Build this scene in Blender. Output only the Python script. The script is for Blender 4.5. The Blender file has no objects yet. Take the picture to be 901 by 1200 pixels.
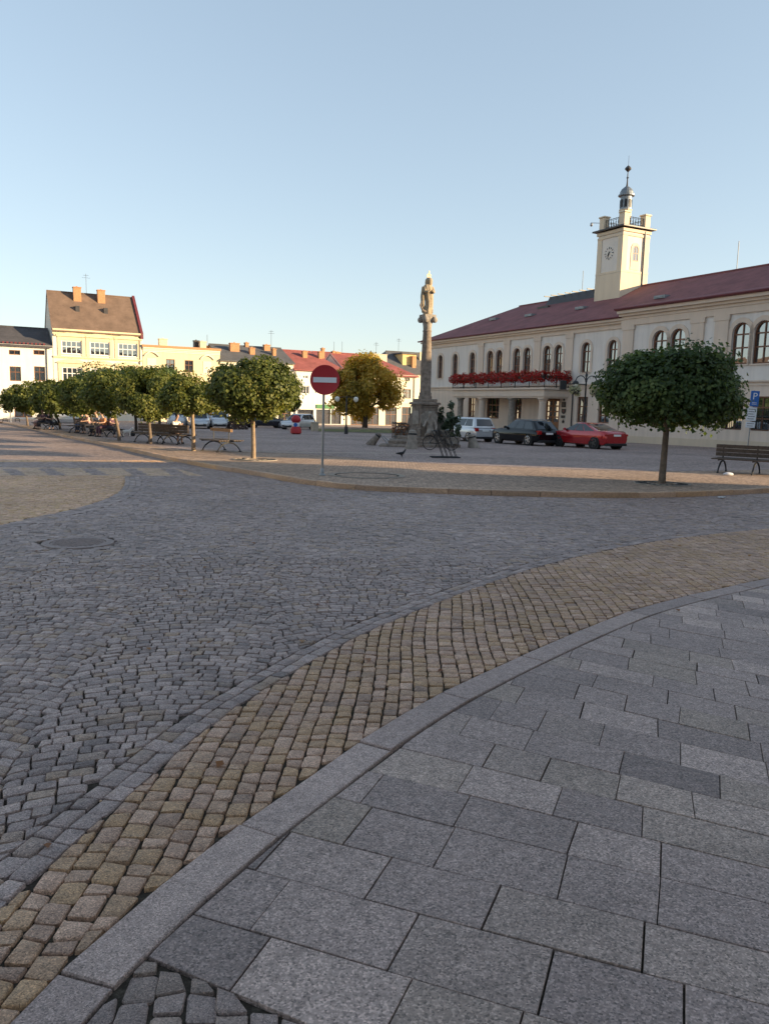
SKY_STRENGTH, SUN_STRENGTH, EXPOSURE = .15, 3.8, 1.56
import bpy, bmesh, math, random
import numpy as np
from mathutils import Vector, Matrix
from mathutils.geometry import tessellate_polygon
random.seed(7)
RNG = np.random.default_rng(11)
S = bpy.context.scene
COL = S.collection
rad = math.radians

# ------------------------------------------------------------------ camera
CAM_H, F_PX = 1.7, 900.0
PITCH, ROLL = rad(7.876), rad(1.4)
SLOPE = 0.012                                   # the square falls gently away from the pavement
def gz(x, y): return -SLOPE * y
RC = Matrix.Rotation(math.pi/2 - PITCH, 3, 'X') @ Matrix.Rotation(ROLL, 3, 'Z')
EYE = Vector((0, 0, CAM_H))
def ray(px, py): return (RC @ Vector(((px-450.5)/F_PX, -(py-600)/F_PX, -1))).normalized()
def g(px, py, dz=0.0):
    """photo pixel -> point on the sloping ground (raised by dz)"""
    d = ray(px, py); t = (dz - CAM_H) / (d.z + SLOPE*d.y)
    p = EYE + d*t
    return Vector((p.x, p.y, gz(p.x, p.y) + dz))
def at_depth(px, py, Y):
    d = ray(px, py); return EYE + d*(Y/d.y)
class Frame:
    """a vertical facade: local x runs to the viewer's right along it, y into the building"""
    def __init__(s, O, ang):
        s.O = Vector(O); s.ang = ang
        s.x = Vector((math.cos(ang), math.sin(ang), 0)); s.y = Vector((-math.sin(ang), math.cos(ang), 0))
    def px(s, px, py, off=0.0):
        d = ray(px, py); q = s.O + s.y*off - EYE
        t = q.dot(s.y) / d.dot(s.y); p = EYE + d*t - s.O
        return p.dot(s.x), p.z
    def w(s, u, v, z=0): return s.O + s.x*u + s.y*v + Vector((0, 0, z))

# ------------------------------------------------------------------ object helpers
def link(name, me, parent=None, loc=None):
    o = bpy.data.objects.new(name, me); COL.objects.link(o)
    if parent is not None: o.parent = parent
    if loc is not None: o.location = loc
    return o
def tag(o, label=None, cat=None, group=None, kind=None):
    for k, v in (('label', label), ('category', cat), ('group', group), ('kind', kind)):
        if v: o[k] = v
    return o
def thing(name, label, cat, loc=(0, 0, 0), rotz=0.0, group=None):
    o = link(name, None, None, loc); o.rotation_euler = (0, 0, rotz); o.empty_display_size = .2
    return tag(o, label, cat, group)
def copy_tree(o, parent=None):
    c = o.copy(); COL.objects.link(c)
    if parent is not None: c.parent = parent
    for ch in list(o.children): copy_tree(ch, c)
    return c

class MB:
    def __init__(s): s.v = []; s.f = []; s.m = []; s.M = Matrix.Identity(4)
    def add(s, vs, fs, mi=0):
        b = len(s.v)
        s.v += [tuple(s.M @ Vector(p)) for p in vs]
        s.f += [tuple(b+i for i in q) for q in fs]; s.m += [mi]*len(fs)
        return s
    def box(s, x0, x1, y0, y1, z0, z1, mi=0):
        vs = [(x, y, z) for z in (z0, z1) for x, y in ((x0, y0), (x1, y0), (x1, y1), (x0, y1))]
        return s.add(vs, [(3, 2, 1, 0), (4, 5, 6, 7), (0, 1, 5, 4), (1, 2, 6, 5), (2, 3, 7, 6), (3, 0, 4, 7)], mi)
    def cbox(s, c, sz, mi=0):
        return s.box(c[0]-sz[0]/2, c[0]+sz[0]/2, c[1]-sz[1]/2, c[1]+sz[1]/2, c[2]-sz[2]/2, c[2]+sz[2]/2, mi)
    def bbox(s, x0, x1, y0, y1, z0, z1, b=.02, mi=0):
        """box with chamfered vertical and top edges"""
        def r(x0, x1, y0, y1, b): return [(x0+b, y0), (x1-b, y0), (x1, y0+b), (x1, y1-b), (x1-b, y1), (x0+b, y1), (x0, y1-b), (x0, y0+b)]
        R = [(p, z0) for p in [r(x0, x1, y0, y1, b)]] + [(r(x0, x1, y0, y1, b), z1-b), (r(x0+b, x1-b, y0+b, y1-b, b), z1)]
        vs = [(x, y, z) for ring, z in R for x, y in ring]
        fs = [(i, (i+1) % 8, 8+(i+1) % 8, 8+i) for i in range(8)] + [(8+i, 8+(i+1) % 8, 16+(i+1) % 8, 16+i) for i in range(8)] + [tuple(range(16, 24)), tuple(range(7, -1, -1))]
        return s.add(vs, fs, mi)
    def tube(s, pts, r, n=8, mi=0, cap=True):
        pts = [Vector(p) for p in pts]; rs = r if isinstance(r, (list, tuple)) else [r]*len(pts)
        vs, fs = [], []; up = None
        for i, p in enumerate(pts):
            d = (pts[min(i+1, len(pts)-1)] - pts[max(i-1, 0)]).normalized()
            if up is None: up = Vector((0, 0, 1)) if abs(d.z) < .9 else Vector((1, 0, 0))
            a = d.cross(up).normalized(); b = a.cross(d).normalized(); up = b
            for k in range(n):
                t = 2*math.pi*k/n; vs.append(tuple(p + (a*math.cos(t) + b*math.sin(t))*rs[i]))
        for i in range(len(pts)-1):
            for k in range(n): fs.append((i*n+k, i*n+(k+1) % n, (i+1)*n+(k+1) % n, (i+1)*n+k))
        if cap: fs += [tuple(range(n-1, -1, -1)), tuple(range((len(pts)-1)*n, len(pts)*n))]
        return s.add(vs, fs, mi)
    def lathe(s, prof, n=16, c=(0, 0, 0), mi=0, sx=1, sy=1, rot=0.0):
        vs, fs = [], []
        for r, z in prof:
            for k in range(n):
                t = 2*math.pi*k/n + rot; vs.append((c[0]+r*math.cos(t)*sx, c[1]+r*math.sin(t)*sy, c[2]+z))
        for i in range(len(prof)-1):
            for k in range(n): fs.append((i*n+k, i*n+(k+1) % n, (i+1)*n+(k+1) % n, (i+1)*n+k))
        fs += [tuple(range(n-1, -1, -1)), tuple(range((len(prof)-1)*n, len(prof)*n))]
        return s.add(vs, fs, mi)
    def prism(s, poly, a, b, axis='y', mi=0):
        """poly in the other two axes, extruded from a to b"""
        P = {'y': lambda p, t: (p[0], t, p[1]), 'z': lambda p, t: (p[0], p[1], t), 'x': lambda p, t: (t, p[0], p[1])}[axis]
        n = len(poly); vs = [P(p, a) for p in poly] + [P(p, b) for p in poly]
        return s.add(vs, [tuple(range(n)), tuple(range(2*n-1, n-1, -1))] + [(i, n+i, n+(i+1) % n, (i+1) % n) for i in range(n)], mi)
    def build(s, name, mats, parent=None, smooth=None, loc=None, fix=True):
        me = bpy.data.meshes.new(name); me.from_pydata(s.v, [], s.f)
        mats = mats if isinstance(mats, (list, tuple)) else [mats]
        for m in mats: me.materials.append(m)
        me.polygons.foreach_set('material_index', s.m)
        if fix:
            bm = bmesh.new(); bm.from_mesh(me); bmesh.ops.recalc_face_normals(bm, faces=bm.faces); bm.to_mesh(me); bm.free()
        if smooth: me.shade_smooth(); me.set_sharp_from_angle(angle=rad(smooth))
        me.update()
        return link(name, me, parent, loc)

def np_mesh(name, verts, faces, mat, parent=None, attrs=None, smooth=False):
    """verts (N,3); faces: list of (K,n) integer arrays"""
    me = bpy.data.meshes.new(name)
    verts = np.asarray(verts, np.float32); me.vertices.add(len(verts)); me.vertices.foreach_set('co', verts.ravel())
    loops = np.concatenate([f.ravel() for f in faces]).astype(np.int32)
    tot = np.concatenate([np.full(len(f), f.shape[1]) for f in faces]).astype(np.int32)
    me.loops.add(len(loops)); me.loops.foreach_set('vertex_index', loops)
    me.polygons.add(len(tot)); me.polygons.foreach_set('loop_start', np.concatenate([[0], np.cumsum(tot)[:-1]]).astype(np.int32))
    me.polygons.foreach_set('loop_total', tot)
    if attrs:
        for k, a in attrs.items():
            at = me.attributes.new(k, 'FLOAT', 'POINT'); at.data.foreach_set('value', np.asarray(a, np.float32))
    me.materials.append(mat); me.update(calc_edges=True); me.validate()
    if smooth: me.shade_smooth()
    return link(name, me, parent)

# ------------------------------------------------------------------ materials
def rgb(h, *a):
    c = h if isinstance(h, (tuple, list)) else tuple(int(h[i:i+2], 16)/255 for i in (0, 2, 4))
    return (c[0], c[1], c[2], 1)
class NT:
    def __init__(s, name):
        s.m = bpy.data.materials.new(name); s.m.use_nodes = True; s.t = s.m.node_tree; s.n = s.t.nodes
        s.p = s.n['Principled BSDF']; s.co = s.new('ShaderNodeTexCoord').outputs['Object']
    def new(s, t, **k):
        n = s.n.new(t)
        for a, b in k.items(): setattr(n, a, b)
        return n
    def L(s, a, b): s.t.links.new(a, b)
    def noise(s, scale, detail=4, rough=.6, vec=None):
        n = s.new('ShaderNodeTexNoise'); n.inputs['Scale'].default_value = scale; n.inputs['Detail'].default_value = detail; n.inputs['Roughness'].default_value = rough
        s.L(vec or s.co, n.inputs['Vector']); return n.outputs['Fac']
    def ramp(s, fac, stops):
        r = s.new('ShaderNodeValToRGB'); e = r.color_ramp.elements
        while len(e) < len(stops): e.new(.5)
        for i, (p, c) in enumerate(stops): e[i].position = p; e[i].color = rgb(c) if not isinstance(c, (int, float)) else (c, c, c, 1)
        s.L(fac, r.inputs['Fac']); return r.outputs['Color']
    def mix(s, a, b, fac, mode='MIX'):
        n = s.new('ShaderNodeMix', data_type='RGBA', blend_type=mode)
        for sock, v in ((n.inputs[6], a), (n.inputs[7], b)):
            if isinstance(v, (tuple, list)): sock.default_value = rgb(v)
            else: s.L(v, sock)
        if isinstance(fac, (int, float)): n.inputs[0].default_value = fac
        else: s.L(fac, n.inputs[0])
        return n.outputs[2]
    def attr(s, name): return s.new('ShaderNodeAttribute', attribute_name=name).outputs['Fac']
    def scale(s, v):
        n = s.new('ShaderNodeMapping'); n.inputs['Scale'].default_value = v; s.L(s.co, n.inputs['Vector']); return n.outputs['Vector']
    def bump(s, h, strength, dist=.01, prev=None):
        b = s.new('ShaderNodeBump'); b.inputs['Strength'].default_value = strength; b.inputs['Distance'].default_value = dist
        s.L(h, b.inputs['Height'])
        if prev is not None: s.L(prev, b.inputs['Normal'])
        return b.outputs['Normal']
    def out(s, col, rough=.8, nrm=None, spec=.4, metal=0.0):
        if isinstance(col, (tuple, list)): s.p.inputs['Base Color'].default_value = rgb(col)
        else: s.L(col, s.p.inputs['Base Color'])
        if isinstance(rough, (int, float)): s.p.inputs['Roughness'].default_value = rough
        else: s.L(rough, s.p.inputs['Roughness'])
        s.p.inputs['Specular IOR Level'].default_value = spec; s.p.inputs['Metallic'].default_value = metal
        if nrm is not None: s.L(nrm, s.p.inputs['Normal'])
        return s.m
def dim(c, k): return tuple(x*k for x in c)
def plain(name, c, rough=.6, var=.12, scale=3.0, spec=.4, metal=0.0, bump=0.0, bscale=40):
    t = NT(name); n = t.noise(scale, 5)
    col = t.ramp(n, [(.3, dim(c, 1-var)), (.7, dim(c, 1+var))])
    return t.out(col, rough, t.bump(t.noise(bscale, 3), bump, .01) if bump else None, spec, metal)
def stucco(name, c, var=.07):
    t = NT(name); a = t.noise(.6, 5); b = t.noise(1.0, 4, .6, t.scale((2.5, 2.5, .25)))
    col = t.mix(t.ramp(a, [(.3, dim(c, 1-var)), (.7, dim(c, 1+var*.6))]), t.ramp(b, [(.35, dim(c, .86)), (.6, c)]), .5)
    return t.out(col, .9, t.bump(t.noise(60, 3), .25, .01), .2)
def rooftile(name, c, sx=4.0, sz=4.5):
    t = NT(name); m = t.scale((1, 1, 1)); sep = t.new('ShaderNodeSeparateXYZ'); t.L(t.co, sep.inputs[0])
    cb = t.new('ShaderNodeCombineXYZ'); t.L(sep.outputs[0], cb.inputs[0]); t.L(sep.outputs[2], cb.inputs[1])
    b = t.new('ShaderNodeTexBrick'); t.L(cb.outputs[0], b.inputs['Vector']); b.inputs['Scale'].default_value = sx
    b.inputs['Color1'].default_value = rgb(dim(c, .85)); b.inputs['Color2'].default_value = rgb(dim(c, 1.2)); b.inputs['Mortar'].default_value = rgb(dim(c, .45))
    b.inputs['Mortar Size'].default_value = .035; b.inputs['Row Height'].default_value = .6; b.inputs['Brick Width'].default_value = .9; b.inputs['Bias'].default_value = -.1
    col = t.mix(b.outputs['Color'], t.ramp(t.noise(.8, 6), [(.3, dim(c, .68)), (.7, dim(c, 1.35))]), .6)
    return t.out(col, .8, t.bump(b.outputs['Fac'], -.4, .03), .3)
def glassmat(name, c=(.02, .025, .03), rough=.03, refl=.28):
    t = NT(name); n = t.bump(t.noise(1.7, 1), .06, .05)
    m = t.out(c, rough, n, .6); g_ = t.new('ShaderNodeBsdfGlossy'); g_.inputs['Roughness'].default_value = .02; g_.inputs['Color'].default_value = (.95, .95, .95, 1); t.L(n, g_.inputs['Normal'])
    mx = t.new('ShaderNodeMixShader'); mx.inputs[0].default_value = refl; t.L(t.p.outputs[0], mx.inputs[1]); t.L(g_.outputs[0], mx.inputs[2]); t.L(mx.outputs[0], t.n['Material Output'].inputs['Surface'])
    return m
M = {}
def stone_attr(name, cols, tint, speck=260, bump=.35, rough=.62, spec=.5, wear=True, big=.5, spots=False):
    """natural stone: each block's own tone comes from the 'tone' attribute, grain from noise"""
    t = NT(name); a = t.attr('tone'); h = t.attr('hue'); cols = [(x*1.50, y*1.25, w*1.12) for x, y, w in cols]; tint = (tint[0]*1.2, tint[1]*1.1, tint[2])
    base = t.ramp(a, [(i/(len(cols)-1), c) for i, c in enumerate(cols)])
    base = t.mix(base, tint, t.ramp(h, [(.55, 0.0), (.95, .85)]))
    v = t.new('ShaderNodeTexVoronoi'); v.inputs['Scale'].default_value = speck; t.L(t.co, v.inputs['Vector'])
    sep = t.new('ShaderNodeSeparateColor'); t.L(v.outputs['Color'], sep.inputs[0])
    grain = t.ramp(sep.outputs[0], [(.0, .28), (.22, .80), (.7, 1.14), (1, 1.9)])
    col = t.mix(base, grain, .8, 'MULTIPLY')
    col = t.mix(col, t.ramp(t.noise(18, 5, .65), [(.28, .62), (.55, 1.0), (.8, 1.18)]), .7, 'MULTIPLY')
    col = t.mix(col, t.ramp(t.noise(big, 4, .6), [(.3, .78), (.7, 1.15)]), .8, 'MULTIPLY')
    if spots:
        v2 = t.new('ShaderNodeTexVoronoi'); v2.inputs['Scale'].default_value = 1.5; t.L(t.co, v2.inputs['Vector']); col = t.mix(col, t.ramp(v2.outputs['Distance'], [(.045, .50), (.062, 1.0)]), 1.0, 'MULTIPLY')
        v3 = t.new('ShaderNodeTexVoronoi'); v3.inputs['Scale'].default_value = 4.3; t.L(t.co, v3.inputs['Vector']); col = t.mix(col, t.ramp(v3.outputs['Distance'], [(.035, .7), (.06, 1.0)]), .8, 'MULTIPLY')
        col = t.mix(col, t.ramp(t.noise(2.2, 7, .72), [(.38, .70), (.52, 1.0), (.68, 1.22)]), .85, 'MULTIPLY')
    n1 = t.bump(t.noise(26, 5, .7), bump, .012); n2 = t.bump(t.noise(170, 3, .7), bump*.8, .003, n1)
    return t.out(col, t.ramp(t.noise(40, 3), [(.3, rough-.12), (.7, rough+.12)]), n2, spec)
M['sett_grey'] = stone_attr('grey_granite_setts', [(.115, .103, .103), (.18, .161, .16), (.235, .21, .206), (.30, .268, .26)], (.27, .20, .15), 230, .5)
M['sett_tan'] = stone_attr('tan_granite_setts', [(.172, .131, .103), (.252, .189, .145), (.318, .239, .184), (.365, .287, .225)], (.345, .228, .128), 230, .5)
M['sett_sand'] = stone_attr('sand_coloured_setts', [(.27, .19, .125), (.36, .255, .17), (.43, .315, .215), (.48, .36, .26)], (.44, .29, .13), 300, .4)
M['sett_dark'] = stone_attr('dark_granite_setts', [(.11, .098, .097), (.18, .16, .156), (.24, .215, .208)], (.21, .16, .12), 300, .6)
M['slab'] = stone_attr('granite_slabs', [(.135, .119, .116), (.19, .168, .163), (.235, .208, .20), (.31, .275, .26)], (.30, .245, .20), 150, .3, .62, .5, .4, True)
M['kerb'] = stone_attr('granite_kerb', [(.19, .168, .163), (.24, .212, .205), (.29, .258, .246)], (.28, .225, .18), 240, .35)
M['kerb_tan'] = stone_attr('worn_kerb', [(.24, .185, .135), (.34, .26, .185)], (.38, .24, .13), 200, .35)
def soil():
    t = NT('joint_soil'); n = t.noise(35, 6, .7)
    col = t.ramp(n, [(.3, (.03, .025, .02)), (.55, (.065, .054, .042)), (.75, (.15, .125, .095))])
    col = t.mix(col, (.07, .08, .03), t.ramp(t.noise(1.6, 4), [(.6, 0.0), (.72, .6)]))
    return t.out(col, .95, t.bump(t.noise(120, 4), .8, .01), .1)
M['soil'] = soil()
def far_sett(name, cols, size=9.0):
    """distant small-sett paving as a sheet"""
    t = NT(name); cols = [(x*1.50, y*1.25, w*1.12) for x, y, w in cols]
    v = t.new('ShaderNodeTexVoronoi', distance='CHEBYCHEV'); v.inputs['Scale'].default_value = size; v.inputs['Randomness'].default_value = .55; t.L(t.co, v.inputs['Vector'])
    e = t.new('ShaderNodeTexVoronoi', feature='DISTANCE_TO_EDGE'); e.inputs['Scale'].default_value = size; e.inputs['Randomness'].default_value = .55; t.L(t.co, e.inputs['Vector'])
    sep = t.new('ShaderNodeSeparateColor'); t.L(v.outputs['Color'], sep.inputs[0])
    col = t.ramp(sep.outputs[0], [(i/(len(cols)-1), c) for i, c in enumerate(cols)])
    col = t.mix(col, t.ramp(e.outputs['Distance'], [(.03, .35), (.12, 1.0)]), .75, 'MULTIPLY')
    col = t.mix(col, t.ramp(t.noise(.35, 6, .6), [(.3, .8), (.7, 1.2)]), .9, 'MULTIPLY')
    return t.out(col, .8, t.bump(e.outputs['Distance'], .5, .02), .3)
M['far_grey'] = far_sett('grey_small_setts', [(.18, .162, .16), (.235, .212, .208), (.29, .265, .255)])
M['far_road'] = far_sett('road_setts_far', [(.18, .158, .148), (.235, .205, .19), (.29, .255, .232)])
M['far_tan'] = far_sett('tan_small_setts', [(.20, .168, .135), (.265, .222, .178), (.33, .277, .222)])
M['asphalt'] = plain('square_ground', (.15, .145, .14), .9, .15, 2)
M['light_stone'] = plain('pale_stone_strip', (.42, .35, .27), .8, .15, 6, bump=.3)
M['iron'] = plain('dark_cast_iron', (.022, .022, .024), .5, .25, 12)
M['rust_iron'] = plain('manhole_iron', (.26, .20, .18), .65, .3, 20, bump=.5, bscale=60)
M['galv'] = plain('galvanised_steel', (.30, .31, .32), .42, .15, 10, metal=.7)
M['black'] = plain('black_plastic', (.015, .015, .016), .55, .2, 8)
def two_tone(name, lo, hi, zref):
    t = NT(name); sep = t.new('ShaderNodeSeparateXYZ'); t.L(t.co, sep.inputs[0]); gt = t.new('ShaderNodeMath', operation='GREATER_THAN'); t.L(sep.outputs[2], gt.inputs[0]); gt.inputs[1].default_value = zref
    n = t.ramp(t.noise(.6, 5), [(.3, .93), (.7, 1.04)]); s = t.ramp(t.noise(1.0, 4, .6, t.scale((2.5, 2.5, .25))), [(.33, .80), (.6, 1.0)])
    col = t.mix(t.mix(t.mix(lo, hi, gt.outputs[0]), n, 1.0, 'MULTIPLY'), s, .6, 'MULTIPLY')
    return t.out(col, .9, t.bump(t.noise(60, 3), .25, .01), .2)
M['cream'] = stucco('cream_plaster', (.60, .50, .385))
M['pale'] = stucco('pale_plaster', (.72, .66, .59))
M['trim'] = stucco('trim_plaster', (.67, .55, .45))
M['tower_wall'] = stucco('tower_plaster', (.70, .585, .44))
M['plinth'] = stucco('plinth_plaster', (.63, .51, .38))
M['roof_red'] = rooftile('dark_red_tiles', (.215, .082, .082))
M['roof_red_far'] = rooftile('faded_red_tiles', (.27, .085, .075))
M['roof_brown'] = rooftile('brown_tiles', (.17, .115, .085))
M['roof_grey'] = rooftile('grey_slate', (.10, .10, .105))
M['roof_dark'] = rooftile('dark_sheet_roof', (.075, .07, .075), 2.0)
M['metal_red'] = plain('red_sheet_metal', (.14, .03, .035), .5, .15)
M['metal_dark'] = plain('dark_sheet_metal', (.05, .045, .045), .45, .2)
M['zinc'] = plain('weathered_zinc', (.20, .22, .24), .45, .25, 5, metal=.5)
M['wood'] = plain('brown_window_wood', (.17, .075, .040), .5, .2, 8)
M['door_wood'] = plain('oak_door_wood', (.26, .11, .045), .45, .25, 8)
M['white_wood'] = plain('white_window_paint', (.72, .70, .66), .5, .06)
M['glass'] = glassmat('window_glass')
M['glass_pale'] = glassmat('curtained_glass', (.10, .11, .12), .05)
M['car_glass'] = glassmat('tinted_car_glass', (.010, .013, .017), .04, .02); M['car_glass'].node_tree.nodes['Principled BSDF'].inputs['IOR'].default_value = 1.5
M['brick'] = plain('chimney_brick', (.42, .22, .11), .85, .25, 9, bump=.3)
M['pale_chimney'] = plain('plastered_chimney', (.55, .48, .36), .85, .15, 5)
M['stone_dark'] = plain('weathered_sandstone', (.20, .16, .13), .9, .4, 6, bump=.6, bscale=14)
M['stone_mid'] = plain('grey_sandstone', (.27, .235, .20), .9, .3, 5, bump=.6, bscale=16)
M['statue'] = plain('statue_sandstone', (.33, .26, .175), .8, .3, 7, bump=.5, bscale=18)
M['gilt'] = plain('gilt_metal', (.62, .40, .12), .35, .1, 10, metal=.8)
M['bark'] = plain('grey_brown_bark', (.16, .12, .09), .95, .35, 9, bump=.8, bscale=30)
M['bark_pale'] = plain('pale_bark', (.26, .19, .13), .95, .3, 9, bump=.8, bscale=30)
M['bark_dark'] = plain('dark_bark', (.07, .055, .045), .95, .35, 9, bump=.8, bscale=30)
M['bench_wood'] = plain('dark_bench_wood', (.085, .060, .045), .65, .3, 14)
M['bench_sunlit'] = plain('sunlit_bench_wood', (.34, .20, .10), .7, .25, 14)  # orange sunlight on the backrest is put into this wood colour
M['red_sign'] = plain('red_sign_face', (.42, .022, .028), .45, .06, 4)
M['white_sign'] = plain('white_sign_face', (.72, .72, .74), .45, .05, 4)
M['blue_sign'] = plain('blue_sign_face', (.03, .13, .42), .45, .05, 4)
M['grass'] = plain('dry_grass', (.13, .13, .045), .95, .4, 3, bump=.6, bscale=30)
def leafmat(name, cols, trans=.35):
    t = NT(name); a = t.attr('tone'); col = t.ramp(a, [(i/(len(cols)-1), c) for i, c in enumerate(cols)])
    t.out(col, .55, None, .35)
    tr = t.new('ShaderNodeBsdfTranslucent'); t.L(t.mix(col, (1.2, 1.25, .5), 1.0, 'MULTIPLY'), tr.inputs['Color'])
    mx = t.new('ShaderNodeMixShader'); mx.inputs[0].default_value = trans
    t.L(t.p.outputs[0], mx.inputs[1]); t.L(tr.outputs[0], mx.inputs[2]); t.L(mx.outputs[0], t.n['Material Output'].inputs['Surface'])
    return t.m
M['leaf_dark'] = leafmat('dark_maple_leaves', [(.034, .06, .018), (.058, .095, .028), (.09, .13, .038), (.14, .18, .055)], .35)
M['leaf_green'] = leafmat('maple_leaves', [(.06, .078, .018), (.105, .128, .03), (.165, .18, .042), (.25, .23, .06)], .4)
M['leaf_autumn'] = leafmat('autumn_lime_leaves', [(.22, .17, .03), (.40, .28, .05), (.56, .37, .07), (.68, .45, .10)], .5)
M['leaf_shrub'] = leafmat('evergreen_leaves', [(.04, .06, .035), (.065, .095, .055), (.11, .14, .09)], .2)
M['leaf_brown'] = leafmat('dark_shrub_leaves', [(.05, .03, .025), (.08, .045, .035), (.10, .06, .045)], .2)
M['petal_red'] = leafmat('geranium_petals', [(.05, .08, .025), (.36, .02, .018), (.46, .018, .016), (.55, .03, .025), (.58, .06, .05)], .3)
M['petal_mix'] = leafmat('orange_petals', [(.05, .07, .03), (.45, .12, .04), (.55, .25, .10), (.10, .09, .04)], .3)
M['petal_pale'] = leafmat('pale_basket_flowers', [(.10, .13, .05), (.45, .42, .28), (.55, .52, .38), (.16, .18, .08)], .3)

M['kerb_tan_sheet'] = plain('worn_ring_stone', (.30, .245, .19), .85, .25, 9, bump=.4)
M['dead_leaf'] = leafmat('fallen_leaves', [(.16, .05, .02), (.25, .10, .03), (.30, .16, .05)], .2)

M['sett_pale'] = stone_attr('pale_crossing_setts', [(.28, .22, .16), (.36, .285, .21), (.43, .35, .265)], (.45, .34, .2), 300, .4)
# ------------------------------------------------------------------ ground curves (photo pixels dropped on the ground plane)
def gxy(pts): return np.array([g(*p)[:2] for p in pts])
def smooth_curve(P, step=.12, it=3):
    P = np.asarray(P, float)
    for _ in range(it):
        Q = np.empty((2*len(P)-2, 2)); Q[0::2] = .75*P[:-1]+.25*P[1:]; Q[1::2] = .25*P[:-1]+.75*P[1:]
        P = np.vstack([P[:1], Q, P[-1:]])
    d = np.concatenate([[0], np.cumsum(np.hypot(*np.diff(P, axis=0).T))]); n = max(2, int(d[-1]/step))
    t = np.linspace(0, d[-1], n); return np.stack([np.interp(t, d, P[:, 0]), np.interp(t, d, P[:, 1])], 1)
def extend(P, a, b):
    d0 = (P[0]-P[1])/np.linalg.norm(P[0]-P[1]); d1 = (P[-1]-P[-2])/np.linalg.norm(P[-1]-P[-2])
    return np.vstack([P[:1]+d0*a, P, P[-1:]+d1*b])
def offset(P, d):
    """shift a polyline to its left by d"""
    T = np.gradient(P, axis=0); T /= np.linalg.norm(T, axis=1)[:, None]
    return P + np.stack([-T[:, 1], T[:, 0]], 1)*d
def sdist(X, P):
    """signed distance of points X to polyline P (left positive) and nearest point"""
    X = np.asarray(X); out = np.empty(len(X)); near = np.empty((len(X), 2))
    A, B = P[:-1], P[1:]; D = B-A; L2 = (D**2).sum(1)
    for i in range(0, len(X), 4000):
        x = X[i:i+4000]
        t = np.clip(((x[:, None]-A)*D).sum(2)/L2, 0, 1); q = A+t[..., None]*D
        d2 = ((x[:, None]-q)**2).sum(2); k = d2.argmin(1); r = np.arange(len(x))
        n = q[r, k]; v = x-n; s = D[k, 0]*v[:, 1]-D[k, 1]*v[:, 0]
        out[i:i+4000] = np.sqrt(d2[r, k])*np.where(s >= 0, 1, -1); near[i:i+4000] = n
    return out, near
def in_poly(X, P):
    x, y = X[:, 0], X[:, 1]; c = np.zeros(len(X), bool); j = len(P)-1
    for i in range(len(P)):
        xi, yi = P[i]; xj, yj = P[j]
        c ^= ((yi > y) != (yj > y)) & (x < (xj-xi)*(y-yi)/(yj-yi+1e-12)+xi); j = i
    return c

K_out = smooth_curve(extend(gxy([(15, 1195), (117, 1092), (215, 1017), (300, 952), (375, 902), (450, 850), (535, 802), (675, 740), (760, 707), (901, 677)]), 2.0, 9.0))
K_in = offset(K_out, -.19)
B_edge = smooth_curve(extend(gxy([(-60, 1120), (20, 1045), (80, 995), (185, 900), (270, 830), (380, 765), (450, 730), (560, 687), (650, 657), (770, 632), (901, 619)]), 2.0, 9.0))
I_kerb = smooth_curve(extend(gxy([(4, 496), (40, 503.5), (78, 513), (124, 522), (150, 528), (188, 537), (244, 549), (300, 557), (340, 565), (389, 572), (440, 575.5), (500, 578), (570, 580.5), (640, 582.5), (700, 583.5), (761, 583.6), (827, 581.6), (901, 577.5)]), 14.0, 22.0), .2)
PAD = smooth_curve(gxy([(-190, 640), (-60, 629), (0, 615), (35, 607), (85, 597), (125, 585), (142, 575), (147, 566), (146, 558)]), .12, 2)
PAD_poly = np.vstack([PAD, gxy([(140, 557), (0, 557), (-190, 556)])])
MANHOLE = np.array(g(92, 636)[:2]); NEAR_D = 27.0

# ------------------------------------------------------------------ setts as real stones
def jitter(n, a): return RNG.uniform(-a, a, n)
def arc_quads(org, az, W, sag, d, srange, trange):
    """segmental-arc rows: quads (N,4,2) in world xy"""
    ca, sa = math.cos(az), math.sin(az); out = []
    h = lambda s, s0: sag*(1-((2*(s-s0)/W)-1)**2); hp = lambda s, s0: -sag*2*((2*(s-s0)/W)-1)*2/W
    js = range(int(srange[0]//W), int(srange[1]//W)+1); rows = []; t = trange[0]
    while t < trange[1]: rows.append((t, d*random.uniform(.9, 1.1))); t += rows[-1][1]
    seam = RNG.uniform(-.055, .055, (len(js)+1, len(rows)))
    for q, j in enumerate(js):
        s0 = j*W
        for r_, (t, dd) in enumerate(rows):
            n = max(6, int(round(W/.098))) + random.choice((-1, 0, 0, 1)); x0, x1 = s0+seam[q, r_], s0+W+seam[q+1, r_]
            e = np.linspace(0, 1, n+1); e[1:-1] += RNG.uniform(-.22, .22, n-1)/n; s = x0+e*(x1-x0)
            b = np.stack([s, t+h(s, s0)], 1); k = hp(s, s0); k[0] = k[-1] = 0
            ts = np.clip(s-k*dd*.55, x0, x1); tp = np.stack([ts, t+dd+h(ts, s0)], 1)
            out.append(np.stack([b[:-1], b[1:], tp[1:], tp[:-1]], 1))
    Q = np.concatenate(out); X = Q[..., 0]*ca-Q[..., 1]*sa+org[0]; Y = Q[..., 0]*sa+Q[..., 1]*ca+org[1]
    return np.stack([X, Y], 2)
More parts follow.
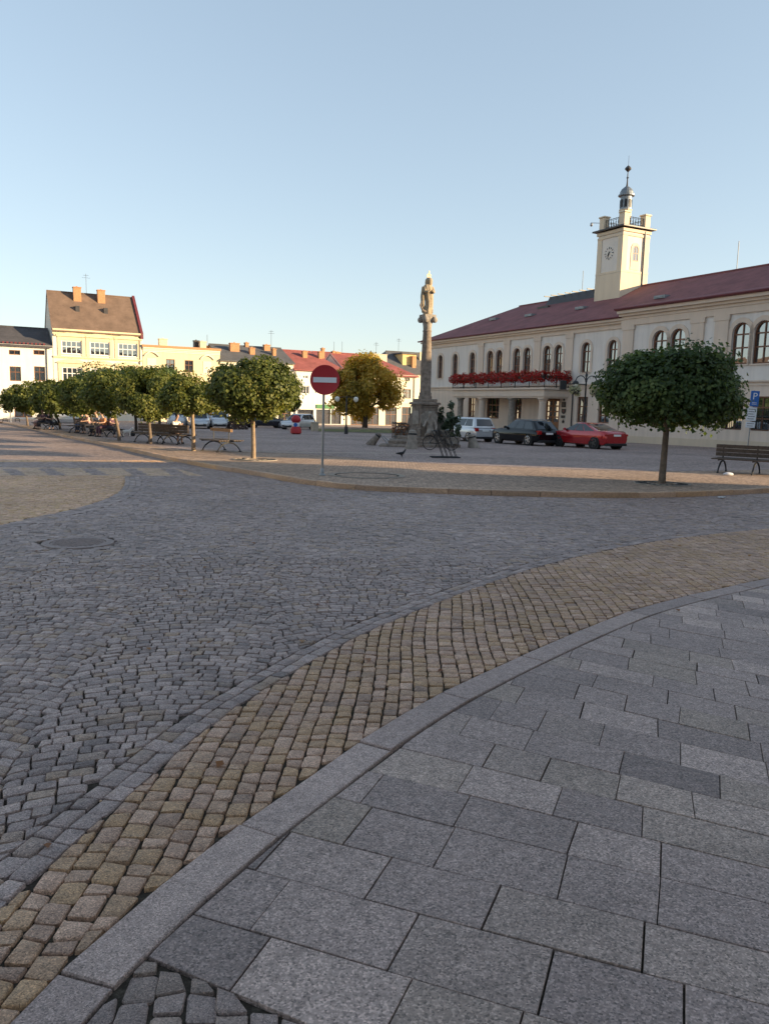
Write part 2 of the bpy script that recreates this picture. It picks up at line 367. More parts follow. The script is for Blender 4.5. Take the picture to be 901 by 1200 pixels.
def course_quads(org, az, w, l, srange, trange, wob=.02):
    """straight courses running along az"""
    ca, sa = math.cos(az), math.sin(az); out = []; s = srange[0]; ph = RNG.uniform(0, 6, 3)
    wv = lambda t: wob*(np.sin(t*1.1+ph[0])+.6*np.sin(t*2.7+ph[1]))
    while s < srange[1]:
        ww = w*random.uniform(.86, 1.16); n = int((trange[1]-trange[0])/l)
        e = trange[0]+(np.arange(n+1)+jitter(n+1, .27)+random.random())*l
        t0, t1 = e[:-1], e[1:]; sk = jitter(n+1, .008)
        out.append(np.stack([np.stack([s+wv(t0), t0-sk[:-1]], 1), np.stack([s+ww+wv(t0), t0+sk[:-1]], 1), np.stack([s+ww+wv(t1), t1+sk[1:]], 1), np.stack([s+wv(t1), t1-sk[1:]], 1)], 1)); s += ww
    Q = np.concatenate(out); X = Q[..., 0]*ca-Q[..., 1]*sa+org[0]; Y = Q[..., 0]*sa+Q[..., 1]*ca+org[1]
    return np.stack([X, Y], 2)
def rows_along(P, d, nrow, l=.14):
    """nrow rows of setts laid along a curve, to its left"""
    out = []
    for r in range(nrow):
        a, b = offset(P, r*d), offset(P, (r+1)*d)
        L = np.concatenate([[0], np.cumsum(np.hypot(*np.diff(a, axis=0).T))]); n = int(L[-1]/l)
        e = (np.arange(n+1)+jitter(n+1, .2))*L[-1]/n
        f = lambda C, e: np.stack([np.interp(e, L, C[:, 0]), np.interp(e, L, C[:, 1])], 1)
        A, B = f(a, e), f(b, e+jitter(n+1, .008)); out.append(np.stack([A[:-1], A[1:], B[1:], B[:-1]], 1))
    return np.concatenate(out)
def view_cull(Q, maxd=NEAR_D):
    c = Q.mean(1); d = np.hypot(c[:, 0], c[:, 1])
    return Q[(c[:, 1] > -.2) & (d < maxd) & (np.abs(c[:, 0]) < c[:, 1]*.70+2.4)]
def snap(Q, P, side):
    """keep quads whose centre is on `side` of curve P; pull corners that stick out back onto it"""
    s, _ = sdist(Q.mean(1), P); Q = Q[s*side > -.022]
    f = Q.reshape(-1, 2); s, n = sdist(f, P); bad = s*side < 0; f = f.copy(); f[bad] = n[bad]
    Q = f.reshape(-1, 4, 2); a = np.abs(np.cross(Q[:, 2]-Q[:, 0], Q[:, 3]-Q[:, 1]))/2
    return Q[a > .0022]
def build_setts(name, Q, mat, z=0.0, gap=.0046, hue_p=.25, wob=.0019, crown=.0034):
    N = len(Q); Q = Q + RNG.uniform(-.0045, .0045, Q.shape)
    c = Q.mean(1); d = np.hypot(c[:, 0], c[:, 1])
    v = Q-c[:, None]; gap = np.where(d < 9, gap, gap*.75); size = np.linalg.norm(v, axis=2).mean(1)
    Q = c[:, None]+v*(1-gap/size)[:, None, None]
    a = np.cross(Q[:, 1]-Q[:, 0], Q[:, 2]-Q[:, 0]); Q[a < 0] = Q[a < 0][:, ::-1]
    tone = np.clip(RNG.normal(.5, .21, N), 0, 1); hue = RNG.random(N)**(1/ (hue_p*4)); dz = RNG.normal(0, wob, N); tl = RNG.normal(0, .017, (N, 2))
    def zz(p, i, extra): return z-SLOPE*p[..., 1]+dz[i][:, None]+((p-c[i][:, None])*tl[i][:, None]).sum(2)+extra
    V, F, T, H, base = [], [], [], [], 0
    near = np.where(d < 9)[0]; far = np.where(d >= 9)[0]
    if len(near):
        q = Q[near]; m = len(near); nx = np.roll(q, -1, 1); pv = np.roll(q, 1, 1)
        cut = RNG.uniform(.03, .12, (m, 4, 1))
        o = np.empty((m, 8, 2)); o[:, 0::2] = q+(pv-q)*cut; o[:, 1::2] = q+(nx-q)*cut
        o += RNG.uniform(-.0035, .0035, o.shape)
        cc = c[near][:, None]
        mid = cc+(o-cc)*.985; top = cc+(o-cc)*RNG.uniform(.86, .94, (m, 1, 1)); cen = cc+RNG.uniform(-.012, .012, (m, 1, 2))
        R = [np.dstack([o, zz(o, near, -.045)]), np.dstack([mid, zz(mid, near, -crown*1.6+RNG.uniform(-.002, .002, (m, 8)))]), np.dstack([top, zz(top, near, -crown*.25+RNG.uniform(-.0025, .0025, (m, 8)))]), np.dstack([cen, zz(cen, near, crown*.35)])]
        V.append(np.concatenate(R, 1).reshape(-1, 3)); k = np.arange(8); k1 = (k+1) % 8
        f4 = np.concatenate([np.stack([k, k1, 8+k1, 8+k], 1), np.stack([8+k, 8+k1, 16+k1, 16+k], 1)]); f3 = np.stack([16+k, 16+k1, np.full(8, 24)], 1)
        b = (np.arange(m)*25)[:, None, None]
        F += [(f4[None]+b).reshape(-1, 4), (f3[None]+b).reshape(-1, 3)]; T.append(np.repeat(tone[near], 25)); H.append(np.repeat(hue[near], 25)); base = m*25
    if len(far):
        q = Q[far]; m = len(far); cc = c[far][:, None]; top = cc+(q-cc)*.89
        R = [np.dstack([q, zz(q, far, -.022)]), np.dstack([q, zz(q, far, -crown*.7)]), np.dstack([top, zz(top, far, 0)])]
        V.append(np.concatenate(R, 1).reshape(-1, 3)); k = np.arange(4); k1 = (k+1) % 4
        f4 = np.concatenate([np.stack([k, k1, 4+k1, 4+k], 1), np.stack([4+k, 4+k1, 8+k1, 8+k], 1), np.array([[8, 9, 10, 11]])])
        F.append((f4[None]+(base+np.arange(m)*12)[:, None, None]).reshape(-1, 4)); T.append(np.repeat(tone[far], 12)); H.append(np.repeat(hue[far], 12))
    F = [f for f in F if len(f)]
    o = np_mesh(name, np.concatenate(V), F, mat, None, {'tone': np.concatenate(T), 'hue': np.concatenate(H)}, True)
    o.data.set_sharp_from_angle(angle=rad(50)); tag(o, kind='structure'); return o

# --- road in segmental arcs
road = view_cull(arc_quads((0, 0), rad(8), 1.25, .17, .083, (-16, 24), (-6, 30)))
c = road.mean(1)
keep = ~in_poly(c, PAD_poly) & (np.hypot(*(c-MANHOLE).T) > .47); road = road[keep]
B2 = offset(B_edge, .195)
road = snap(road, B2, 1); road = road[sdist(road.mean(1), B_edge)[0] > .16]
PADo = PAD[::1]; sgn = 1 if sdist(np.array([g(220, 640)[:2]]), PADo)[0][0] > 0 else -1
PADb = offset(PADo, .36*sgn)
# keep clear of the pad's three border rows
s, _ = sdist(road.mean(1), PADo); road = road[~((np.abs(s) < .36) & (road.mean(1)[:, 1] < g(100, 557)[1]+.2))]
sI, _ = sdist(np.array([g(450, 640)[:2]]), I_kerb); iside = 1 if sI[0] > 0 else -1
road = snap(road, I_kerb, iside)
# the pedestrian crossing: tan ground with grey patches
def strip_poly(a, b, c_, d): return gxy([a, b, c_, d])
cross = [strip_poly((x0, 549), (x0+17, 549), (x0+33, 557.3), (x0+14, 557.3)) for x0 in (-42, 0, 45, 95, 142, 188)]
XW = gxy([(-200, 547), (205, 548.5), (238, 557.5), (-200, 557)])
LIT = gxy([(-260, 529), (20, 529), (215, 541), (190, 541.5), (-260, 541.5)])  # low sun streak across the road, put into the sett colour
c = road.mean(1)
tan_cross = in_poly(c, XW)
for P in cross: tan_cross &= ~in_poly(c, P)
sun_streak = in_poly(c, LIT)
build_setts('cobbled_road', road[~(tan_cross | sun_streak)], M['sett_grey'], hue_p=.12)
pad = view_cull(arc_quads((0, 0), rad(8), 1.25, .17, .083, (-22, 0), (8, 24))); pad = pad[in_poly(pad.mean(1), PAD_poly)]
build_setts('crossing_stripes', road[tan_cross & ~in_poly(c, PAD_poly)], M['sett_pale'], hue_p=.2)
tan_far = np.concatenate([pad, road[sun_streak & ~tan_cross]])  # tan pad setts, plus the streak of sunlight coloured as sand setts
build_setts('tan_road_and_sun_streak', tan_far, M['sett_sand'], hue_p=.35)
bd = rows_along(PADo if sgn > 0 else PADo[::-1], .12, 3)
build_setts('road_border_setts', np.concatenate([view_cull(snap(rows_along(B_edge, .096, 2, .12), B_edge, 1)), view_cull(bd)]), M['sett_grey'], hue_p=.06)
# --- tan band between road and pavement
band = view_cull(course_quads((0, 0), rad(2), .118, .118, (-4, 20), (-1, 22), .018))
# courses run roughly away from the viewer
band = view_cull(course_quads((0, 0), 0, .096, .098, (-4, 22), (-1, 24), .02)); 
sh = np.copy(band); sh[..., 0] = band[..., 0]+.045*(band[..., 1]-3); band = sh
band = snap(snap(band, B_edge, -1), K_out, 1)
build_setts('tan_road_band', band, M['sett_tan'], hue_p=.42, gap=.0066)
# --- pavement: slabs in rows, dark setts in the corner, kerb
KI = K_in[::2]
def clip_poly(poly, P, right=True):
    """clip convex polygon by the segments of a curve that pass near it, keeping the right-hand side"""
    c = poly.mean(0); r = np.abs(poly-c).max()*1.6+.15
    for a, b in zip(P[:-1], P[1:]):
        if np.hypot(*((a+b)/2-c)) > r: continue
        d = b-a; out = []; n = len(poly)
        f = lambda p: -(d[0]*(p[1]-a[1])-d[1]*(p[0]-a[0]))
        for i in range(n):
            p, q = poly[i], poly[(i+1) % n]; fp, fq = f(p), f(q)
            if fp >= 0: out.append(p)
            if (fp >= 0) != (fq >= 0): out.append(p+(q-p)*(fp/(fp-fq)))
        if len(out) < 3: return None
        poly = np.array(out)
    return poly
KI_gap = offset(KI, -.017)
row_dir = np.array(g(760, 1196)[:2])-np.array(g(455, 1108)[:2]); row_az = math.atan2(row_dir[1], row_dir[0])
c0_, c1_ = np.array(g(158, 1113)[:2]), np.array(g(372, 1204)[:2]); dc = (c1_-c0_)/np.linalg.norm(c1_-c0_); corner = np.array([c0_-dc*1.5, c1_+dc*.9])
def add_stone(V, F, T, H, poly, z, bev, depth=.05, tone=None, hue=None, tilt=.0022, dz=.0012):
    n = len(poly); c = poly.mean(0); b = sum(len(v) for v in V)
    ar = np.cross(np.roll(poly, -1, 0)-c, poly-c).sum()
    if ar > 0: poly = poly[::-1]
    tl = RNG.normal(0, tilt, 2); h = random.gauss(0, dz); zf = lambda p, e: z-SLOPE*p[:, 1]+((p-c)@tl)+h+e
    dirs = c-poly; dirs /= np.linalg.norm(dirs, axis=1)[:, None]; top = poly+dirs*bev*1.4; mid = poly+dirs*bev*.3
    V.append(np.concatenate([np.column_stack([poly, zf(poly, -depth)]), np.column_stack([poly, zf(poly, -bev)]), np.column_stack([mid, zf(mid, -bev*.3)]), np.column_stack([top, zf(top, 0)])]))
    for r in range(3):
        for i in range(n): F.append((b+r*n+i, b+r*n+(i+1) % n, b+(r+1)*n+(i+1) % n, b+(r+1)*n+i))
    F.append(tuple(b+3*n+i for i in range(n)))
    T.append(np.full(4*n, np.clip(random.gauss(.52, .21), 0, 1) if tone is None else tone)); H.append(np.full(4*n, random.random()*.8 if hue is None else hue))
def stones_mesh(name, V, F, T, H, mat):
    me = bpy.data.meshes.new(name); me.from_pydata(np.concatenate(V).tolist(), [], F); me.materials.append(mat)
    for k, a in (('tone', T), ('hue', H)):
        at = me.attributes.new(k, 'FLOAT', 'POINT'); at.data.foreach_set('value', np.concatenate(a).astype(np.float32))
    bm = bmesh.new(); bm.from_mesh(me); bmesh.ops.recalc_face_normals(bm, faces=bm.faces); bm.to_mesh(me); bm.free()
    return tag(link(name, me), kind='structure')
V, F, T, H = [], [], [], []
ca, sa = math.cos(row_az), math.sin(row_az)
W_ = lambda s, t: np.array([s*ca-t*sa, s*sa+t*ca])
q_ = np.array(g(455, 1108)[:2]); t_b = float(q_@np.array([-sa, ca])); t = -14.0; ang = 0.0; fan = 0
while t < 9:
    w = random.choice((.21, .24, .26, .27, .28, .30)); 
    if t > t_b-.05 and fan < 9: a2 = ang-random.choice((.022, .032, .042)); fan += 1
    else: a2 = (max(-.02, min(.02, ang+random.gauss(0, .009))) if fan == 0 else max(-.34, min(-.26, ang+random.gauss(0, .008))))
    s = -9-random.random(); j0 = 0.0
    while s < 22:
        l = random.uniform(.27, .52); j = random.gauss(0, .006); gp = random.choice((.0013, .0018, .0028, .0042)); ga = random.choice((.0013, .0018, .0026, .004))
        t0a, t0b = t+(s)*ang, t+(s+l)*ang; t1a, t1b = t+w+s*a2, t+w+(s+l)*a2
        P = np.array([W_(s+gp, t0a+ga), W_(s+l-gp, t0b+ga), W_(s+l-gp+j, t1b-ga), W_(s+gp+j0, t1a-ga)]); j0 = j
        c = P.mean(0); s += l
        if c[1] < -1.2 or c[1] > 15 or abs(c[0]) > max(c[1], 0)*.85+3.0 or min(t1a-t0a, t1b-t0b) < .035: continue
        if sdist(c[None], KI)[0][0] > .5: continue
        # drop what belongs to the dark corner
        P = clip_poly(P, KI_gap)
        if P is None: continue
        if sdist(P.mean(0)[None], KI_gap)[0][0] > .004: continue
        if abs(P.mean(0)[0]-c0_[0]) < 2.2 and P.mean(0)[1] < 3.5:
            n_ = np.array([-dc[1], dc[0]]); out = []
            if n_[1] < 0: n_ = -n_
            fd = (P-c0_)@n_
            for q in range(len(P)):
                p_, q_ = P[q], P[(q+1) % len(P)]; fa, fb = fd[q], fd[(q+1) % len(P)]
                if fa >= 0: out.append(p_)
                if (fa >= 0) != (fb >= 0): out.append(p_+(q_-p_)*(fa/(fa-fb)))
            if len(out) < 3: continue
            P = np.array(out)
        P = P[np.hypot(*(P-np.roll(P, 1, 0)).T) > .004]
        if len(P) < 3: continue
        if .5*abs(np.cross(np.roll(P, -1, 0)-P.mean(0), P-P.mean(0)).sum()) < .0012: continue
        add_stone(V, F, T, H, P, 0.0, .0035)
    t += w; ang = a2
stones_mesh('slab_pavement', V, F, T, H, M['slab'])
cq = view_cull(course_quads((0, 0), row_az+.5, .095, .10, (-6, 6), (-6, 6), .02)); 
cq = cq[(cq.mean(1)[:, 1] < 2.8) & (cq.mean(1)[:, 0] < 1.2) & (sdist(cq.mean(1), corner)[0] > -1.2)]
cq = snap(snap(cq, corner, -1), offset(K_in, -.01), -1)
build_setts('pavement_corner_setts', cq, M['sett_dark'], z=-.004, hue_p=.2)
V, F, T, H = [], [], [], []
L = np.concatenate([[0], np.cumsum(np.hypot(*np.diff(K_out, axis=0).T))]); e = 0.0
f = lambda C, t: np.array([np.interp(t, L, C[:, 0]), np.interp(t, L, C[:, 1])])
first = True
while e < L[-1]-.1:
    l = random.uniform(.85, 1.15); k = [e+.005+(l-.010)*i/2 for i in range(3)]; e += l
    P = np.array([f(K_out, x) for x in k]+[f(K_in, x) for x in k[::-1]])
    add_stone(V, F, T, H, P, .004, .010, .16, hue=random.random()*.6, tilt=.003, dz=.002)
stones_mesh('pavement_kerb', V, F, T, H, M['kerb'])

# --- sheets under and beyond the stones
def sheet(name, poly, z, mat, seg=None):
    tri = tessellate_polygon([[Vector((p[0], p[1], 0)) for p in poly]])
    me = bpy.data.meshes.new(name); me.from_pydata([(p[0], p[1], gz(*p)+z) for p in poly], [], [tuple(t) for t in tri]); me.materials.append(mat)
    bm = bmesh.new(); bm.from_mesh(me); bmesh.ops.recalc_face_normals(bm, faces=bm.faces)
    if sum(f.normal.z for f in bm.faces) < 0: bmesh.ops.reverse_faces(bm, faces=bm.faces)
    bm.to_mesh(me); bm.free()
    return tag(link(name, me), kind='structure')
sheet('ground', [(-2500, -900), (2500, -900), (2500, 3000), (-2500, 3000)], -.075, M['asphalt'])
# joint bed: under all near stones
th = np.linspace(-.78, .78, 40)
bed = [(-6, -3), (6, -3)]+[(math.sin(a)*(NEAR_D+.1), math.cos(a)*(NEAR_D+.1)) for a in th[::-1]]
# road bed lies a little below the stone tops
sheet('joint_bed', bed, -.017, M['soil'])
far_ring = [(math.sin(a)*(NEAR_D-.05), math.cos(a)*(NEAR_D-.05)) for a in th]
sheet('road', far_ring+[(140, 40), (140, 330), (-170, 330), (-170, 20)], -.012, M['far_road'])
# near side of the pavement behind the viewer
sheet('pavement', [(-30, -25), (60, -25), (60, 1.0), (9, 1.0), (2.5, -.75), (-2.2, -.75), (-30, -4)], -.006, M['far_grey'])
tl = [tuple(g(*p)[:2]) for p in ((-260, 529), (-100, 529), (-100, 541.5), (-260, 541.5))]
# --- square: raised island, kerb with a real step, tan strip, grey field
KH = .12
isl = I_kerb if iside < 0 else I_kerb[::-1]       # island on the left of isl
inn = offset(isl, .16)
V, F, T, H = [], [], [], []
L = np.concatenate([[0], np.cumsum(np.hypot(*np.diff(isl, axis=0).T))]); e = 0.0
while e < L[-1]-.1:
    l = random.uniform(.9, 1.3); k = [e+.006+(l-.012)*i/2 for i in range(3)]; e += l
    P = np.array([f(isl, x) for x in k]+[f(inn, x) for x in k[::-1]])
    add_stone(V, F, T, H, P, KH, .02, .25, hue=random.random(), tilt=.004, dz=.003)
stones_mesh('square_kerb', V, F, T, H, M['kerb_tan'])
inn2 = offset(isl, .155)
far_isl = [(x, y) for x, y in inn2]
pts = list(far_isl)
a0, a1 = np.array(pts[0]), np.array(pts[-1])
E0, E1 = ((120, 30), (-120, 150)) if a0[0] < a1[0] else ((-120, 150), (120, 30))
big = pts+([(90, a1[1]+5), (110, 220), (-150, 220)] if a1[0] > a0[0] else [(-150, 220), (110, 220), (90, a0[1]+5)])
sheet('square_paving', big, KH-.012, M['far_tan'])
TB = gxy([(40, 500.5), (100, 511.5), (150, 521.5), (205, 529.5), (240, 532), (330, 534), (400, 538.5), (480, 546), (600, 551), (700, 555.5), (800, 556.5), (901, 554)])
TB = smooth_curve(extend(TB, 10, 14), .5)
sheet('square_field', [tuple(p) for p in TB]+[(80, TB[-1][1]+6), (100, 200), (-140, 200), (-60, TB[0][1]+25)], KH-.007, M['far_grey'])
LS = smooth_curve(gxy([(205, 530.5), (260, 532), (330, 533.4), (400, 533.9), (480, 534.4), (545, 535)]), .5)
sheet('pale_stone_path', [tuple(p) for p in offset(LS, .17)]+[tuple(p) for p in offset(LS, -.17)[::-1]], KH-.002, M['light_stone'])
def ring(name, c, r0, r1, z, mat, n=48, kind='structure'):
    vs, fs = [], []
    for i in range(n):
        a = 2*math.pi*i/n
        for r in (r0, r1): x, y = c[0]+r*math.cos(a), c[1]+r*math.sin(a); vs.append((x, y, gz(x, y)+z))
    for i in range(n): k = (i+1) % n; fs.append((2*i, 2*i+1, 2*k+1, 2*k))
    o = MB().add(vs, fs).build(name, mat); return tag(o, kind=kind) if kind else o
pc = g(430, 556.5, KH); ring('paving_ring', pc, .86, 1.02, KH-.004, M['kerb_tan_sheet']); ring('paving_ring_joint', pc, .80, .86, KH-.005, M['soil'])
lv = []
rl = np.random.default_rng(4); nl_ = 70; px_ = rl.uniform(-6, 5, nl_); py_ = rl.uniform(1.6, 12, nl_); P_ = np.stack([px_, py_, -SLOPE*py_+.012], 1)
sd_, _ = sdist(P_[:, :2], K_out); P_ = P_[sd_ > -.3]
# --- fine litter and grit lying in the joints
gr = []
V, F, T, H = [], [], [], []
for i in range(900):
    x, y = random.uniform(-6, 6), random.uniform(1.2, 9)
    if sdist(np.array([[x, y]]), K_out)[0][0] < .02: continue
    r = random.uniform(.003, .008); p = np.array([[x+r*math.cos(a)*random.uniform(.7, 1.2), y+r*math.sin(a)*random.uniform(.7, 1.2)] for a in np.linspace(0, 5.2, 6)])
    add_stone(V, F, T, H, p, -.003, r*.3, .02, tone=random.uniform(.6, 1), hue=random.random())
o = stones_mesh('gravel', V, F, T, H, M['kerb_tan']); o['kind'] = 'stuff'
# --- manhole cover
mh = thing('manhole_cover', 'round cast iron manhole cover set into the grey cobbled road', 'manhole', (MANHOLE[0], MANHOLE[1], gz(*MANHOLE)))
mh.rotation_euler = (-math.atan(SLOPE), 0, 0)
b = MB().lathe([(.33, -.05), (.33, .0), (.325, .004), (.0, .004)], 40)
for i in range(-6, 7):
    for j in range(-6, 7):
        if math.hypot(i, j)*.046 < .30: b.box(i*.046-.015, i*.046+.015, j*.046-.015, j*.046+.015, .0035, .010)
b.build('lid', M['rust_iron'], mh)
b = MB(); n = 40
vs = [(r*math.cos(2*math.pi*k/n), r*math.sin(2*math.pi*k/n), z) for r, z in ((.338, -.05), (.338, .006), (.43, .006), (.44, -.03)) for k in range(n)]
b.add(vs, [(q*n+k, q*n+(k+1) % n, (q+1)*n+(k+1) % n, (q+1)*n+k) for q in range(3) for k in range(n)]).build('frame', M['rust_iron'], mh)
# ------------------------------------------------------------------ building helpers
def ring_pts(cx, z0, z1, w, arch, n=10):
    """outline of an opening, counter-clockwise from the lower left; z1 is the very top"""
    if not arch: return [(cx-w/2, z0), (cx+w/2, z0), (cx+w/2, z1), (cx-w/2, z1)]
    r = w/2; rise = arch*r; sp = z1-rise
    return [(cx-r, z0), (cx+r, z0)]+[(cx+r*math.cos(a), sp+rise*math.sin(a)) for a in np.linspace(0, math.pi, n)]
def wall_front(b, outline, holes, y=0.0, reveal=.22, mi=0, back=None):
    loops = [outline]+holes; tri = tessellate_polygon([[Vector((p[0], p[1], 0)) for p in l] for l in loops])
    flat = [p for l in loops for p in l]
    b.add([(p[0], y, p[1]) for p in flat], [tuple(t) for t in tri], mi)
    for h in holes:
        n = len(h); b.add([(p[0], y, p[1]) for p in h]+[(p[0], y+reveal, p[1]) for p in h], [(i, (i+1) % n, n+(i+1) % n, n+i) for i in range(n)], mi)
def band_ring(b, inner, outer, y0, y1, mi=0, closed=True):
    """frame between two outlines with thickness from y0 to y1"""
    n = len(inner); vs = [(p[0], y, p[1]) for y in (y0, y1) for q in (inner, outer) for p in q]; fs = []
    for i in range(n if closed else n-1):
        k = (i+1) % n
        fs += [(i, k, n+k, n+i), (2*n+i, 3*n+i, 3*n+k, 2*n+k), (n+i, n+k, 3*n+k, 3*n+i), (i, 2*n+i, 2*n+k, k)]
    if not closed: fs += [(0, n, 3*n, 2*n), (n-1, 3*n-1, 4*n-1, 2*n-1)]
    b.add(vs, fs, mi)
def inset_ring(cx, z0, z1, w, arch, t, n=10):
    return ring_pts(cx, z0+t, z1-t, w-2*t, arch, n)
def window(root, cx, z0, z1, w, arch=0, y=0.0, depth=.16, wood='wood', glass='glass', cols=2, rows=(.55,), bar=.07, label=None, name='window', sill=None, surround=None, smat='trim', proud=.05):
    b = MB(); t = bar; yy = y+depth
    band_ring(b, inset_ring(cx, z0, z1, w, arch, t), ring_pts(cx, z0, z1, w, arch), yy-.06, yy+.03)
    for k in range(1, cols): x = cx-w/2+w*k/cols; b.box(x-t*.4, x+t*.4, yy-.045, yy+.02, z0+t*.8, z1-t*.6)
    for r in rows: z = z0+(z1-z0)*r; b.box(cx-w/2+t*.5, cx+w/2-t*.5, yy-.052, yy+.02, z-t*.45, z+t*.45)
    o = b.build(name, M[wood], root)
    if label: o['label'] = label
    p = ring_pts(cx, z0+.01, z1-.01, w-.02, arch)
    MB().add([(q[0], yy+.012, q[1]) for q in p], [tuple(range(len(p)))]).build('pane', M[glass], o)
    if sill: MB().bbox(cx-w/2-.08, cx+w/2+.08, y-.10, y+.05, z0-.09, z0-.005, .015).build('sill', M[sill], o)
    if surround:
        s = MB(); sw = surround
        q = ring_pts(cx, z0, z1, w, arch); q2 = ring_pts(cx, z0, z1+sw*.0+sw, w+2*sw, arch)
        # open at the bottom: reorder so that the loop starts at lower right and ends at lower left
        band_ring(s, q[1:]+q[:1], q2[1:]+q2[:1], y-proud, y+.02, 0, closed=False)
        s.build('surround', M[smat], o)
    return o
def cornice(b, x0, x1, z0, steps, y=0.0, mi=0, end=.0):
    """stacked projecting bands: steps of (height, projection)"""
    z = z0
    for h, p in steps: b.box(x0-p*end, x1+p*end, y-p, y+.1, z, z+h-.003, mi); z += h
def gable_roof(root, x0, x1, d, ze, zr, mat, over=.35, t=.14, y0=0.0, name='roof', hipl=0, hipr=0, ridge_at=.5, vl=.12, vr=.12):
    """ridge along local x; hips of given length at the ends (0 = gable)"""
    yr = y0+d*ridge_at; sl = (zr-ze)/(yr-y0); slb = (zr-ze)/(d-(yr-y0)); b = MB()
    a, c = x0-(over if hipl else vl), x1+(over if hipr else vr); e0, e1 = ze-over*sl, ze-over*slb
    P = [(a, y0-over, e0), (c, y0-over, e0), (c, y0+d+over, e1), (a, y0+d+over, e1), (x0+hipl if hipl else a, yr, zr), (x1-hipr if hipr else c, yr, zr)]
    vs = [p for p in P]+[(p[0], p[1], p[2]-t) for p in P]
    fs = [(0, 1, 5, 4), (2, 3, 4, 5), (6, 7, 11, 10), (8, 9, 10, 11), (0, 1, 7, 6), (2, 3, 9, 8)]
    fs += [(1, 2, 5), (7, 8, 11)] if hipr else [(1, 5, 11, 7), (5, 2, 8, 11)]
    fs += [(3, 0, 4), (9, 6, 10)] if hipl else [(0, 4, 10, 6), (4, 3, 9, 10)]
    if hipr: fs += [(1, 2, 8, 7)]
    if hipl: fs += [(3, 0, 6, 9)]
    r = b.add(vs, fs).build(name, M[mat], root)
    MB().tube([(P[4][0], yr, zr+.03), (P[5][0], yr, zr+.03)], .09, 8).build('ridge_cap', M[mat], r)
    return r
def chimney(par, x, y, z0, z1, w=.6, d=.5, mat='brick'):
    b = MB().bbox(x-w/2, x+w/2, y-d/2, y+d/2, z0, z1-.12, .015); b.bbox(x-w/2-.06, x+w/2+.06, y-d/2-.06, y+d/2+.06, z1-.12, z1, .02)
    b.box(x-.09, x+.09, y-.09, y+.09, z1, z1+.12)
    b.build('chimney', M[mat], par)
def antenna(root, x, y, z0, h, arms=((.8, .5), (.92, .35))):
    b = MB().tube([(x, y, z0), (x, y, z0+h)], .025, 6)
    for f_, l in arms:
        b.tube([(x-l, y, z0+h*f_), (x+l, y, z0+h*f_)], .014, 5)
        for k in range(-2, 3): b.tube([(x+k*l/2.5, y-.2, z0+h*f_), (x+k*l/2.5, y+.2, z0+h*f_)], .01, 4)
    b.build('antenna', M['metal_dark'], root)
def downpipe(root, x, z0, z1, y=0.0, name='downpipe', mat='metal_dark'):
    MB().tube([(x, y-.14, z1), (x, y-.10, z1-.3), (x, y-.10, z0)], .055, 7).build(name, M[mat], root)
def body_walls(b, x0, x1, d, zb, ze, zr=None, y0=0.0, ridge_at=.5, mi=0):
    """side and back walls; gable ends when zr is given"""
    for x in (x0, x1):
        P = [(x, y0, zb), (x, y0+d, zb), (x, y0+d, ze)]+([(x, y0+d*ridge_at, zr)] if zr else [])+[(x, y0, ze)]
        b.add(P, [tuple(range(len(P)))], mi)
    b.add([(x0, y0+d, zb), (x1, y0+d, zb), (x1, y0+d, ze), (x0, y0+d, ze)], [(0, 1, 2, 3)], mi)
    b.add([(x0, y0, ze), (x1, y0, ze), (x1, y0+d, ze), (x0, y0+d, ze)], [(0, 1, 2, 3)], mi)

# ------------------------------------------------------------------ town hall
def wall_dir(px, py):        # azimuth of a horizontal line whose vanishing point is at this pixel
    d = ray(px, py); return math.atan2(d.x, d.y)
TH_AZ = wall_dir(-20, 464); TH_ANG = -(math.pi/2+TH_AZ)      # local x runs from the far end towards the viewer
P0 = g(876, 528.5); th0 = Frame(P0, TH_ANG)
uL = th0.px(497, 470)[0]; Oth = th0.w(uL, 0); Oth.z = gz(Oth.x, Oth.y)
TH = Frame(Oth, TH_ANG)
th = thing('town_hall', 'long cream town hall with dark red roof, square clock tower and flowered balcony', 'town hall', Oth, TH_ANG)
D = 14.0
ZE = TH.px(600, 384.8)[1]; ZE2 = TH.px(815, 353.5)[1]
XB = TH.px(733, 430)[0]; XE = TH.px(876, 500)[0]+34.6
ZSILL = TH.px(686, 436.6)[1]; ZARCH = TH.px(686, 401)[1]; ZSTR = TH.px(688, 450)[1]; ZSTRb = ZSTR-.32
PR = .35                     # the nearer block stands a little forward
SLP = None
def gbase(u): p = TH.w(u, 0); return gz(p.x, p.y)-Oth.z
ups = [516, 533.3, 553.3, 574, 584.5, 605, 617, 640.4, 653.6, 685.8, 716.8]
ups2 = [771.2, 792.3, 865.7, 891.4]
wU = [TH.px(p, 425)[0] for p in ups]; wU2 = [TH.px(p, 420, -PR)[0] for p in ups2]
x_last = wU2[-1]; gap2 = wU2[-1]-wU2[-2]
wU2 += [x_last+6.2, x_last+6.2+gap2, x_last+12.6, x_last+12.6+gap2]
WU = 1.06; ZA2 = TH.px(891.4, 375.5, -PR)[1]; ZS2 = TH.px(889, 426, -PR)[1]
b = MB(); zb = -1.2
holes = [ring_pts(x, ZSILL, ZARCH, WU if x > wU[2]+.1 else .95, 1) for x in wU]
